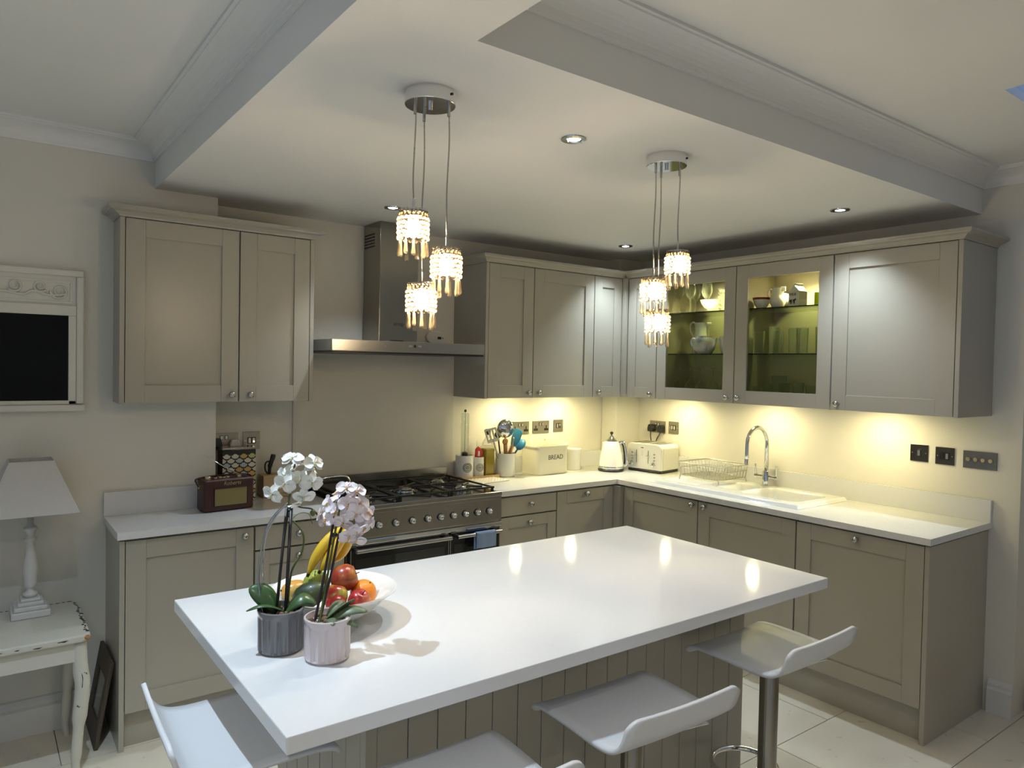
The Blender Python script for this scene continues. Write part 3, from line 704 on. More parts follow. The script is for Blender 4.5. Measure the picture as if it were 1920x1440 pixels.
# ------------------------------------------------------------------ things along the back worktop
t = thing('ribbed_canister', 'small white ribbed canister between bread bin and kettle', 'canister', (-.60, -.10, .9205))
pr = [(.050, 0), (.052, .003)]
for k in range(12): pr += [(.052, .006+k*.0105), (.0505, .011+k*.0105)]
MB().lathe(pr+[(.051, .133)], 32).build('body', CERAMIC, t, smooth=True)
MB().lathe([(.053, .133), (.054, .136), (.054, .146), (.050, .150), (.01, .152)], 32).build('lid', CERAMIC, t, smooth=True)
# bread bin: rounded plan, lid with a lip and small knob, printed BREAD
t = thing('bread_bin', 'cream enamel bread bin printed with the word BREAD', 'bread bin', (-.885, -.128, .9205), math.radians(3))
def rrect(w, h, r, n=6):
    out = []
    for (sx, sy, a0) in ((1, 1, 0), (-1, 1, PI/2), (-1, -1, PI), (1, -1, 3*PI/2)):
        for k in range(n+1): a = a0+PI/2*k/n; out.append((sx*(w-r)+r*math.cos(a), sy*(h-r)+r*math.sin(a)))
    return out
MB().prism(rrect(.140, .090, .030), 0, .185).build('body', CREAM, t, bevel=.004)
ld = MB().prism(rrect(.147, .097, .034), .180, .192)
for k in range(5):
    f0 = 1-.10*k; ld.prism(rrect(.143*f0, .092*f0, .03*f0), .191+k*.005, .1965+k*.005)
ld = ld.build('lid', CREAM, t, bevel=.002)
MB().lathe([(.006, .212), (.006, .222), (.012, .226), (.012, .232), (.004, .234)], 16).build('lid_knob', CREAM, ld, smooth=True)
text('lettering', 'BREAD', .044, .0006, INK, t, at_my(.018, -.0905, .112))
# utensil crock and utensils
CX, CY = -1.205, -.115
t = thing('utensil_crock', 'white ribbed ceramic crock holding the cooking utensils', 'crock', (CX, CY, .9205))
pr = [(.060, 0), (.064, .004)]
for k in range(10): pr += [(.065, .010+k*.013), (.0635, .0165+k*.013)]
pr += [(.066, .146), (.066, .150), (.060, .150), (.058, .02), (.001, .015)]
MB().lathe(pr, 36, capt=False).build('body', CERAMIC, t, smooth=True)
def stick(name, label, base, tip, r, mat, headfn=None, cat='utensil'):
    base, tip = Vector(base), Vector(tip)
    t = thing(name, label, cat, (CX+base.x, CY+base.y, .936), 0, 'utensils in the white crock')
    L = tip-base; M = L.to_track_quat('Z', 'Y').to_matrix().to_4x4()
    MB().lathe([(r*.8, 0), (r, .02), (r, L.length)], 10).xf(M).build('handle', mat, t, smooth=True)
    if headfn: headfn(t, M, L.length)
    return t
def camrot(M, L, ang): return M @ Matrix.Translation((0, 0, L)) @ Matrix.Rotation(ang, 4, 'Z')
def paddle(w, h, th, mat, ang, slots=0, name='blade', round_=.4):
    def f(t, M, L):
        A = camrot(M, L-.01, ang); m = MB()
        poly = [(-w*.3, 0)]+[(w*.3, 0), (w*.5, h*.35), (w*.5, h*(1-.12)), (w*.38, h), (-w*.38, h), (-w*.5, h*.88), (-w*.5, h*.35)]
        if not slots:
            m.prism(poly, -th/2, th/2, Matrix(((1,0,0,0),(0,0,1,0),(0,1,0,0),(0,0,0,1))))
        else:
            n = slots*2+1; bw = w/n
            for k in range(0, n, 2): m.box(-w/2+k*bw, -w/2+(k+1)*bw, -th/2, th/2, h*.2, h*.9)
            m.box(-w/2, w/2, -th/2, th/2, h*.86, h).box(-w/2, w/2, -th/2, th/2, 0, h*.24)
        m.xf(A).build(name, mat, t, bevel=.0012)
    return f
def bowlhead(r, mat, ang, d=.4, name='bowl'):
    def f(t, M, L):
        A = camrot(M, L+r*.8, ang)
        m = MB().sphere((0, 0, 0), (r, r*d, r*1.1), 20, 12)
        m.xf(A).build(name, mat, t, smooth='all')
    return f
FA = math.radians(35)
def tilt(dx, dy, dz): return (dx, dy, dz)
stick('slotted_turner', 'steel slotted turner leaning left out of the crock', (-.01, .01, 0), (-.118, -.03, .222), .005, STEEL, paddle(.078, .100, .003, STEEL, FA, 3))
stick('skimmer', 'round perforated steel skimmer at the top of the crock', (.0, -.01, 0), (-.018, -.02, .250), .006, CHROME, bowlhead(.056, CHROME, FA, .45, 'dish'))
stick('wooden_spoon', 'brown wooden spoon standing left of the skimmer handle', (.02, .01, 0), (-.035, -.045, .20), .013, SPOONWOOD, bowlhead(.020, SPOONWOOD, FA))
stick('wooden_spoon', 'brown wooden spoon leaning right behind the blue spatula', (-.02, .02, 0), (.062, -.02, .225), .007, SPOONWOOD, bowlhead(.022, SPOONWOOD, FA))
stick('silicone_spatula', 'turquoise blue silicone spatula in front in the crock', (-.03, -.02, 0), (.022, -.060, .195), .007, SPOONWOOD, paddle(.088, .112, .008, BLUEC, FA, 0))
stick('silicone_spoon', 'darker blue silicone spoon leaning furthest right from the crock', (-.03, .0, 0), (.070, -.045, .165), .006, BLUEC, bowlhead(.036, BLUEC, FA))
stick('salad_fork', 'pale wooden fork in front of the blue spatula', (.0, -.035, 0), (.012, -.062, .19), .005, BEECH, paddle(.03, .06, .004, BEECH, FA, 2))
stick('hooked_masher', 'steel masher with an open top handle at the right of the crock', (-.02, .03, 0), (.085, .02, .235), .003, CHROME,
      lambda t, M, L: MB().tube([(-.025, 0, L+.002), (-.018, 0, L+.02), (.018, 0, L+.02), (.025, 0, L+.002)], .004, 8).cyl((-.022, 0, L+.02), (.022, 0, L+.02), .006).xf(M @ Matrix.Rotation(FA, 4, 'Z')).build('grip', CHROME, t, smooth=True))
stick('black_ladle', 'black ladle tucked behind the slotted turner', (.0, .03, 0), (-.045, .02, .235), .005, BLACK, bowlhead(.022, BLACK, FA))
# wooden tray with canisters, mill and oil
t = thing('wooden_tray', 'small pale wooden tray holding the jars beside the cooker', 'tray', (-1.405, -.092, .9205))
MB().box(-.155, .125, -.068, .065, 0, .008).build('bottom', BEECH, t)
for a in ((-.155, .125, -.068, -.060), (-.155, .125, .057, .065)): MB().box(*a, .008, .020).build('side', BEECH, t, bevel=.001)
for a in ((-.155, -.147, -.060, .057), (.117, .125, -.060, .057)): MB().box(*a, .008, .020).build('side', BEECH, t, bevel=.001)
def label_print(t, r, z, s, mat):
    m = MB()
    def wrap(a, zz, off=.0006): th = math.radians(-90)+math.radians(-12)+a/r; return ((r+off)*math.cos(th), (r+off)*math.sin(th), zz)
    for rx, rz in ((.030*s, .027*s), (.022*s, .019*s)):
        pts = [wrap(rx*math.cos(2*PI*k/40), z+rz*math.sin(2*PI*k/40)) for k in range(40)]
        m.tube(pts, .0018*s, 4, True)
    for k, w_ in enumerate((.010, .016, .016, .010)):
        zz = z+(.009-.006*k)*s
        m.tube([wrap(-w_*s+2*w_*s*q/6, zz) for q in range(7)], .0016*s, 4)
    m.build('printed_label', mat, t)
t = thing('storage_jar', 'white storage jar with an oval black printed label next to the cooker', 'jar', (-1.500, -.085, .929))
MB().lathe([(.054, 0), (.057, .003), (.057, .136), (.054, .140), (.050, .140), (.050, .012), (.001, .010)], 36, capt=False).build('body', CERAMIC, t, smooth=True)
label_print(t, .057, .068, 1.0, INK)
t = thing('storage_jar', 'slimmer white jar with an oval grey label and red contents', 'jar', (-1.407, -.100, .929))
MB().lathe([(.035, 0), (.037, .003), (.037, .122), (.034, .126), (.031, .126), (.031, .012), (.001, .010)], 32, capt=False).build('body', CERAMIC, t, smooth=True)
label_print(t, .037, .062, .85, GREYINK)
t = thing('red_peg', 'red plastic peg clip standing in the slim jar', 'clip', (-1.407, -.100, .985))
MB().prism([(-.026, 0), (.026, 0), (.032, .10), (.014, .125), (-.004, .138), (-.022, .118)], -.006, .006).xf(FACE_MY).build('clip_body', REDP, t, bevel=.003)
MB().box(-.012, -.006, -.002, .004, .12, .170).build('clip_arm', CERAMIC, t)
MB().prism([(-.009, .075), (.009, .075), (.007, .105), (-.004, .108)], -.0075, -.006).xf(Matrix.Translation((0, -.0135, 0)) @ FACE_MY).build('clip_mark', CERAMIC, t)
t = thing('pepper_mill', 'tall clear acrylic pepper mill rising from the larger jar', 'mill', (-1.500, -.085, .944))
MB().lathe([(.018, 0), (.026, .10), (.026, .385), (.022, .39), (.021, .385), (.023, .12), (.001, .11)], 24, capt=False).build('tube', ACRYL, t, smooth=True)
MB().lathe([(.022, .115), (.022, .14), (.012, .146), (.001, .147)], 20).build('peppercorns', BLACK, t, smooth=True)
MB().cyl((0, 0, .14), (0, 0, .40), .0016, n=6).build('spindle', STEEL, t)
MB().lathe([(.006, .396), (.009, .402), (.006, .412), (.001, .414)], 12).build('top_nut', BLACK, t, smooth=True)
t = thing('oil_bottle', 'square clear bottle half full of golden olive oil with a black cap', 'bottle', (-1.325, -.085, .929))
sq = [(-.036, -.036), (.036, -.036), (.036, .036), (-.036, .036)]
MB().prism(sq, 0, .19).lathe([(.040, .19), (.034, .215), (.016, .245), (.014, .27)], 20).build('bottle_glass', ACRYL, t, bevel=.006)
MB().prism([(x*.9, y*.9) for x, y in sq], .004, .175).build('oil', OIL, t, bevel=.005)
MB().lathe([(.018, .262), (.018, .295), (.015, .298)], 18).build('cap', BLACK, t, smooth=True)
# quilted pad
def pad(u, v):
    x = -.115+.23*u; y = -.085+.17*v
    return (x, y, .006+.0045*abs(math.sin(u*PI*9))*abs(math.sin(v*PI*7)))
PADM = pbr('quilted_cotton', (.68, .66, .62), .95, var=.05, vscale=60, bump=.3, bscale=400)
pm = thing('quilted_mat', 'white quilted heat mat lying right of the hob', 'mat', (-1.425, -.225, .9205), math.radians(8))
MB().grid(pad, 54, 42).build('cover', PADM, pm, smooth='all')
MB().box(-.115, .115, -.085, .085, 0, .0055).build('backing', PADM, pm, bevel=.002)

# ------------------------------------------------------------------ switches and sockets
def wallplate(name, label, wall, u, z, w, h, mat, parts, group=None):
    loc = P(wall, u, .0005, z); t = thing(name, label, 'socket' if 'socket' in name else 'switch', loc, 0, group)
    M = FACE_MY if wall == 'B' else FACE_MX
    MB().box(-w/2, w/2, -h/2, h/2, 0, .005).xf(M).build('plate', mat, t, bevel=.0012)
    for pn, pm_, (a, b, c_, d), z0, z1 in parts:
        MB().box(a, b, c_, d, z0, z1).xf(M).build(pn, pm_, t, bevel=.0006)
    for sx in (-1, 1):
        if w < .1: MB().lathe([(.003, .005), (.003, .0058)], 8, (sx*w*.38, 0, 0)).xf(M).build('screw', CHROME, t)
    return t
def dbl(metal):
    p = []
    for s in (-1, 1):
        p += [('pin_block', BLACK, (s*.047-.019, s*.047+.019, -.026, -.010), .0048, .0062), ('earth_slot', BLACK, (s*.047-.004, s*.047+.004, -.010, .010), .0048, .0062),
              ('rocker_frame', BLACK, (s*.012-.009, s*.012+.009, .008, .030), .0048, .006), ('rocker', CHROME, (s*.012-.006, s*.012+.006, .010, .028), .006, .009)]
    return p
def sw2(lit=False):
    p = [('rocker_frame', BLACK, (-.022, .022, -.017, .017), .0048, .006)]
    for s in (-1, 1): p.append(('rocker', CHROME, (s*.0105-.0065, s*.0105+.0065, -.013, .013), .006, .009))
    return p
wallplate('wall_socket', 'brushed double socket plate partly hidden behind the utensils', 'B', -1.0, 1.217, .146, .086, PLATE, dbl(1))
wallplate('wall_socket', 'brushed double socket plate with nothing plugged in, above the bread bin', 'B', -.822, 1.218, .146, .086, PLATE, dbl(1))
wallplate('light_switch', 'brushed two-gang switch plate between bread bin and kettle', 'B', -.665, 1.221, .088, .086, PLATE, sw2())
s_w2 = wallplate('wall_socket', 'brushed double socket plate filled by two black plugs above the toaster', 'R', -.335, 1.216, .146, .086, PLATE, dbl(1))
wallplate('light_switch', 'brushed two-gang switch plate right of the toaster plugs', 'R', -.484, 1.221, .090, .086, PLATE, sw2())
wallplate('light_switch', 'dark single switch plate, leftmost of three at the right wall', 'R', -2.140, 1.222, .088, .088, PLATED, [('rocker_frame', BLACK, (-.011, .011, -.019, .019), .0048, .006), ('rocker', CHROME, (-.0065, .0065, -.014, .014), .006, .009)])
wallplate('light_switch', 'dark double switch plate, middle of three at the right wall', 'R', -2.265, 1.219, .090, .088, PLATED, [('rocker_frame', BLACK, (-.026, .026, -.019, .019), .0048, .006), ('rocker', BLACK, (-.018, -.003, -.014, .014), .006, .009), ('rocker', CHROME, (.005, .017, -.014, .014), .006, .009)])
dm = wallplate('dimmer_switch', 'grey dimmer plate with four round knobs at the far right', 'R', -2.425, 1.215, .150, .086, pbr('grey_plate', (.20, .20, .21), .35, 1, var=.05, vscale=60), [])
for k in range(4): MB().lathe([(.010, .005), (.010, .018), (.008, .020)], 16, (-.049+k*.033, .003, 0)).xf(FACE_MX).build('knob', BRASS if k else BRASS, dm, smooth=True)
wallplate('wall_socket', 'brushed double socket plate in the niche behind the patterned tin', 'B', -2.935, 1.215, .146, .086, PLATE, dbl(1))
ns = wallplate('light_switch', 'brushed two-gang switch plate with an amber light in the niche', 'B', -2.794, 1.214, .088, .092, PLATE, sw2())
MB().box(.0105-.004, .0105+.004, -.010, -.002, .009, .0096).xf(FACE_MY).build('amber_light', NEON, ns)
def plug(name, label, wall, u, z, mat, cable, group=None):
    loc = P(wall, u, .0075, z); t = thing(name, label, 'plug', loc, 0, group)
    M = FACE_MY if wall == 'B' else FACE_MX
    MB().prism([(-.024, -.026), (.024, -.026), (.026, .0), (.018, .026), (-.018, .026), (-.026, 0)], 0, .030).xf(M).build('body', mat, t, bevel=.006)
    if cable: MB().tube(catmull([Vector(p) for p in cable], 6), .0035, 8).build('cable', mat, t, smooth='all')
    return t
plug('plug', 'black plug, left of the two above the toaster', 'R', -.29, 1.206, BLACK, [(-.018, 0, -.026), (-.022, -.004, -.06), (-.020, -.008, -.11), (-.024, .010, -.17), (-.024, .012, -.25), (-.03, .012, -.280)])
plug('plug', 'black plug, right of the two above the toaster', 'R', -.384, 1.206, BLACK, [(-.018, 0, -.026), (-.024, .012, -.05), (-.022, .036, -.09), (-.024, .045, -.17), (-.024, .05, -.25), (-.03, .05, -.280)])
plug('plug', 'black plug in the niche socket beside the proud wall', 'B', -2.975, 1.208, BLACK, None)
plug('plug', 'white plug in the niche socket above the patterned tin', 'B', -2.885, 1.198, PLASTICW, None)

# ------------------------------------------------------------------ radio, tin, knife block
t = thing('radio', 'oxblood retro portable radio with gold grille on the left worktop', 'radio', (-3.003, -.300, .9205), math.radians(6))
MB().box(-.118, .118, -.05, .05, .002, .152).build('case', LEATHER, t, bevel=.010, seg=3)
MB().box(-.070, .083, -.0525, -.050, .028, .108).build('grille', GRILLE, t, bevel=.001)
MB().tube([(-.072, -.0525, .026), (.085, -.0525, .026), (.085, -.0525, .110), (-.072, -.0525, .110)], .0018, 6, True).build('grille_frame', LEATHER, t)
text('logo', 'Roberts', .026, .0006, BRASS, t, at_my(.012, -.0508, .131), .25)
MB().prism(stadium(.20, .018), 0, .010).xf(Matrix.Translation((0, 0, .148))).build('top_plate', LEATHER, t, bevel=.002)
for k, xx in enumerate((-.052, -.030, -.012, .006)): MB().box(xx-.007, xx+.007, -.014, .006, .152, .158+.002*(k % 2)).build('push_button', BRASS, t, bevel=.001)
MB().lathe([(.014, .152), (.014, .162), (.012, .164)], 18, (-.085, -.005, 0)).build('dial', BRASS, t, smooth=True)
MB().lathe([(.012, .152), (.012, .162)], 16, (.062, -.005, 0)).build('aerial_base', BRASS, t, smooth=True)
MB().tube([(.060, -.005, .163), (-.02, 0, .212), (-.10, .012, .268)], [.0032, .0026, .0018], 8).build('aerial', CHROME, t, smooth='all')
for s in (-1, 1):
    MB().cyl((s*.118, 0, .118), (s*.126, 0, .118), .010).build('handle_stud', BRASS, t, smooth=True)
MB().tube(catmull([(-.125, 0, .118), (-.130, .012, .135), (-.126, .030, .150), (-.06, .042, .156), (.06, .042, .156), (.126, .030, .150), (.130, .012, .135), (.125, 0, .118)], 5), .005, 8).build('handle', LEATHER, t, smooth='all')
t = thing('patterned_tin', 'tall tin printed with rows of teapots behind the radio', 'tin', (-2.897, -.105, .9205), math.radians(0))
MB().box(-.082, .082, -.045, .045, 0, .262).build('body', INK, t, bevel=.002)
MB().box(-.083, .083, -.046, .046, .262, .276).build('lid', STEEL, t, bevel=.004)
pcols = [pbr('print_cream', (.66, .62, .50), .4, var=.1, vscale=90), pbr('print_ochre', (.60, .36, .10), .4, var=.1, vscale=90), pbr('print_blue_grey', (.42, .47, .48), .4, var=.1, vscale=90), pbr('print_olive', (.48, .46, .16), .4, var=.1, vscale=90)]
pm = MB()
for r in range(11):
    for q in range(-2, 4):
        x0 = -.062+q*.0415+(.02075 if r % 2 else 0); z0 = .236-r*.0225
        pts = []
        for k in range(13):
            a = PI+PI*k/12; pts.append((x0+.0185*math.cos(a), z0+.0165*math.sin(a)))
        for k in range(7):
            a = PI*k/6; pts.append((x0+.011*math.cos(a), z0+.0075*math.sin(a)))
        pts = [(min(.0815, max(-.0815, x)), min(.26, max(.002, z))) for x, z in pts]
        if max(p[0] for p in pts)-min(p[0] for p in pts) < .008: continue
        pm.mat(random.choice((0, 0, 0, 1, 2, 3))); pm.prism(pts, 0, .0006, Matrix.Translation((0, -.0452, 0)) @ FACE_MY)
pm.build('teapot_print', pcols, t)
t = thing('knife_block', 'pale wooden knife block in the niche with one black handle', 'knife block', (-2.690, -.075, .9205), 0)
MB().box(-.075, .075, -.045, .045, 0, .118).build('block', BEECH, t, bevel=.003)
k_ = MB().tube(catmull([(-.03, 0, .115), (-.028, 0, .16), (-.015, 0, .20), (-.010, 0, .222)], 5), [.009]*5+[.012]*5+[.013]*5+[.010], 10).build('knife_handle', BLACK, t, smooth='all')
MB().tube(catmull([(-.035, 0, .118), (-.052, 0, .14), (-.052, 0, .175), (-.035, 0, .185), (-.025, 0, .165)], 5), .0045, 8).build('scissor_loop', BLACK, t, smooth='all')

# ------------------------------------------------------------------ glassware and china in the glazed cabinet
Z1, Z2, Z3 = ZB+.0345, 1.7355, 1.9985
def lathe_obj(name, prof, mat, n=20, smooth=True):
    return MB().lathe(prof, n, capb=True, capt=False).mesh(name, mat, smooth=smooth)
wine_me = lathe_obj('wine_glass', [(.033, 0), (.033, .002), (.006, .006), (.004, .02), (.004, .085), (.008, .092), (.028, .115), (.036, .145), (.034, .175), (.031, .195), (.0295, .195), (.034, .145), (.026, .117), (.001, .097)], GLASS)
flute_me = lathe_obj('upturned_glass', [(.031, 0), (.036, .04), (.030, .07), (.014, .092), (.005, .10), (.0045, .165), (.008, .172), (.030, .176), (.030, .178), (.001, .1785)], GLASS)
tumb_me = lathe_obj('tumbler', [(.030, 0), (.034, .145), (.0325, .145), (.0285, .008), (.001, .007)], GLASS)
short_me = lathe_obj('short_tumbler', [(.027, 0), (.031, .095), (.0295, .095), (.0255, .008), (.001, .007)], GLASS)
def put(name, me, label, cat, loc, group, rz=0, sc=1):
    o = bpy.data.objects.new(name, me); COL.objects.link(o); o.location = loc; o.rotation_euler = (0, 0, rz); o.scale = (sc, sc, sc)
    return tag(o, label, cat, group)
ordn = ['first', 'second', 'third', 'fourth', 'fifth', 'sixth', 'seventh']
for k, y in enumerate((-.735, -.825, -.915, -1.005, -1.095)):
    put('upturned_wine_glass', flute_me, 'upturned wine glass, %s from the left on the bottom left shelf' % ordn[k], 'glass', (-.25, y, Z1), 'upturned glasses on the bottom left shelf')
for k, (x, y) in enumerate(((-.25, -.72), (-.16, -.78), (-.25, -.81), (-.16, -.87))):
    put('wine_glass', wine_me, 'upright wine glass, %s from the left on the top left shelf' % ordn[k], 'glass', (x, y, Z3), 'wine glasses on the top left shelf')
for k, (x, y, s) in enumerate(((-.24, -1.325, .92), (-.14, -1.385, .95), (-.24, -1.43, 1.08), (-.20, -1.525, 1.02), (-.24, -1.60, 1.0), (-.16, -1.67, 1.05))):
    put('tumbler', tumb_me, 'tall clear tumbler, %s from the left on the middle right shelf' % ordn[k], 'glass', (x, y, Z2), 'tumblers on the middle right shelf', sc=s)
for k, (x, y, s) in enumerate(((-.25, -1.32, .75), (-.22, -1.375, .95), (-.22, -1.45, 1.45), (-.26, -1.51, 1.0), (-.24, -1.585, 1.05), (-.24, -1.66, .95))):
    put('short_tumbler', short_me, 'small clear glass, %s from the left on the bottom right shelf' % ordn[k], 'glass', (x, y, Z1), 'small glasses on the bottom right shelf', sc=s)
t = thing('glass_bowl', 'footed cut-glass bowl on the top left shelf', 'bowl', (-.24, -.955, Z3))
MB().lathe([(.03, 0), (.028, .006), (.012, .012), (.012, .02), (.035, .032), (.055, .06), (.060, .078), (.057, .078), (.05, .06), (.03, .036), (.001, .03)], 10, capt=False).build('bowl', GLASS, t)
for k in range(6):
    me_ = bpy.data.meshes.get('glass_dish') or lathe_obj('glass_dish', [(.030, 0), (.046, .006), (.060, .024), (.058, .025), (.044, .009), (.001, .004)], GLASS)
    put('glass_dish', me_, 'cut-glass dish, %s from the bottom of the stack on the top left shelf' % ordn[k], 'dish', (-.22, -1.075, Z3+k*.0235), 'stacked glass dishes')
CHINA = pbr('bone_china', (.80, .79, .73), .14, var=.02, vscale=20, coat=.4)
BLUECH = pbr('blue_printed_china', (.72, .73, .74), .16, coat=.4); 
_N = BLUECH.node_tree.nodes; _L = BLUECH.node_tree.links
_tc = _N.new('ShaderNodeTexCoord'); _nz = _N.new('ShaderNodeTexNoise'); _nz.inputs['Scale'].default_value = 16; _L.new(_tc.outputs['Object'], _nz.inputs[0])
_rp = _N.new('ShaderNodeValToRGB'); _rp.color_ramp.elements[0].position = .50; _rp.color_ramp.elements[0].color = (.76, .75, .70, 1); _rp.color_ramp.elements[1].position = .66; _rp.color_ramp.elements[1].color = (.34, .40, .58, 1)
_L.new(_nz.outputs['Fac'], _rp.inputs[0]); _L.new(_rp.outputs[0], _N['Principled BSDF'].inputs['Base Color'])
RIMRED = pbr('red_band', (.22, .03, .02), .2, var=.1, vscale=30)
t = thing('water_jug', 'tall white china jug with a looped handle on the middle left shelf', 'jug', (-.16, -.835, Z2))
MB().lathe([(.055, 0), (.060, .004), (.058, .03), (.050, .11), (.044, .16), (.048, .195), (.052, .205), (.050, .205), (.046, .195), (.041, .16), (.046, .10), (.052, .02), (.001, .012)], 28, capt=False).build('body', CHINA, t, smooth=True)
MB().tube(catmull([(0, .045, .19), (0, .07, .212), (0, .095, .195), (0, .09, .15), (0, .068, .12), (0, .066, .09), (0, .052, .07)], 6), .006, 8).build('handle', CHINA, t, smooth='all')
MB().prism([(-.014, 0), (.014, 0), (.004, -.035), (-.004, -.035)], .190, .206).xf(Matrix.Translation((0, -.04, 0))).build('spout', CHINA, t, bevel=.004)
t = thing('teapot', 'round blue and white china teapot on the middle left shelf', 'teapot', (-.26, -.935, Z2))
MB().lathe([(.045, 0), (.05, .004), (.068, .03), (.072, .06), (.064, .09), (.048, .104), (.048, .112), (.045, .112), (.044, .10), (.001, .098)], 28, capt=False).build('body', BLUECH, t, smooth=True)
MB().tube(catmull([(0, .062, .085), (0, .085, .10), (0, .10, .078), (0, .09, .05), (0, .066, .036)], 6), .006, 8).build('handle', BLUECH, t, smooth='all')
MB().tube(catmull([(0, -.06, .04), (0, -.080, .06), (0, -.092, .10)], 6), [.014]*6+[.009]*6+[.007], 10).build('spout', BLUECH, t, smooth='all')
t = thing('cream_jug', 'small white china jug with a strap handle on the middle left shelf', 'jug', (-.27, -1.110, Z2))
MB().lathe([(.022, 0), (.026, .004), (.038, .04), (.036, .08), (.040, .105), (.038, .105), (.033, .08), (.034, .04), (.001, .01)], 24, capt=False).build('body', CHINA, t, smooth=True)
MB().tube([(0, .036, .10), (0, .058, .098), (0, .038, .03)], .0045, 8).build('handle', CHINA, t, smooth='all')
for k in range(3):
    t = thing('dinner_plate', 'red-banded dinner plate standing on edge, %s from the left on the middle left shelf' % ordn[k], 'plate', (-.17, -1.175-k*.018, Z2+.0855), 0, 'plates on edge')
    Mp = Matrix.Rotation(PI/2, 4, 'X')
    MB().lathe([(.001, 0), (.05, 0), (.058, .004), (.084, .010), (.084, .012), (.05, .004), (.001, .004)], 32, capb=False, capt=False).xf(Mp).build('plate_body', CHINA, t, smooth=True)
    MB().lathe([(.0842, .0085), (.0855, .011), (.0842, .0128)], 32, capb=False, capt=False, closed=True).xf(Mp).build('red_band', RIMRED, t)
def chbowl(label, loc, r, h, band):
    t = thing('china_bowl', label, 'bowl', loc, 0, 'bowls on the top right shelf')
    MB().lathe([(r*.5, 0), (r*.52, .005), (r*.8, h*.4), (r, h), (r*.96, h), (r*.75, h*.42), (.001, .01)], 28, capt=False).build('bowl', CHINA, t, smooth=True)
    if band: MB().lathe([(r*.955, h*.80), (r*1.006, h*.99), (r*.99, h*1.0), (r*.94, h*.80)], 28, closed=True).build('red_band', RIMRED, t, smooth=True)
chbowl('white china bowl with a dark red rim band on the top right shelf', (-.26, -1.345, Z3), .052, .066, True)
t = thing('sauce_boat', 'white china sauce boat behind the red-rimmed bowl', 'sauce boat', (-.15, -1.40, Z3))
MB().sphere((0, 0, .055), (.05, .075, .045), 20, 10).lathe([(.03, 0), (.022, .012), (.02, .02)], 20).build('body', CHINA, t, smooth='all')
MB().tube(catmull([(0, -.06, .08), (0, -.095, .095), (0, -.09, .055), (0, -.06, .04)], 5), .005, 8).build('handle', CHINA, t, smooth='all')
t = thing('milk_jug', 'white china milk jug with a flared lip beside the carton', 'jug', (-.25, -1.445, Z3))
MB().lathe([(.028, 0), (.032, .004), (.044, .035), (.042, .06), (.030, .090), (.034, .115), (.032, .115), (.027, .09), (.038, .06), (.001, .01)], 28, capt=False).build('body', CHINA, t, smooth=True)
MB().prism([(-.016, 0), (.016, 0), (.003, -.024), (-.003, -.024)], .095, .122).xf(Matrix.Translation((0, -.025, 0))).build('lip', CHINA, t, bevel=.005)
MB().tube(catmull([(0, .030, .105), (0, .056, .11), (0, .062, .08), (0, .042, .05)], 5), .0045, 8).build('handle', CHINA, t, smooth='all')
t = thing('milk_carton_jug', 'white carton-shaped jug printed MILK with a cow on the top right shelf', 'jug', (-.24, -1.565, Z3), math.radians(-8))
MB().box(-.035, .035, -.036, .036, 0, .088).build('body', CERAMIC, t, bevel=.003)
MB().prism([(-.036, .088), (.036, .088), (.006, .120), (.006, .134), (-.006, .134), (-.006, .120)], -.035, .035, ALONGX).build('gable_top', CERAMIC, t, bevel=.002)
text('lettering', 'MILK', .022, .0005, INK, t, at_mx(-.0355, .004, .070))
cow = MB().box(-.016, .014, .008, .020, 0, .0008)
for q in (-.015, -.009, .006, .012): cow.box(q-.002, q+.002, -.004, .010, 0, .0008)
cow.box(.012, .022, .014, .024, 0, .0008).box(-.022, -.016, .006, .018, 0, .0008)
cow.xf(at_mx(-.0356, .004, .022)).build('cow_print', INK, t)
MB().box(-.006, .002, .010, .017, .0009, .0013).xf(at_mx(-.0356, .004, .022)).build('cow_patch', CERAMIC, t)
t = thing('glass_jar', 'short clear glass jar between the carton jug and the green glass', 'jar', (-.16, -1.665, Z3))
MB().lathe([(.034, 0), (.036, .004), (.036, .055), (.030, .062), (.030, .072), (.028, .072), (.028, .06), (.033, .05), (.001, .006)], 20, capt=False).build('jar_body', GLASS, t, smooth=True)
t = thing('green_glass_tumbler', 'square olive green glass at the right end of the top shelf', 'glass', (-.25, -1.725, Z3))
MB().prism(rrect(.036, .036, .008), 0, .072).build('cup', GREENG, t)

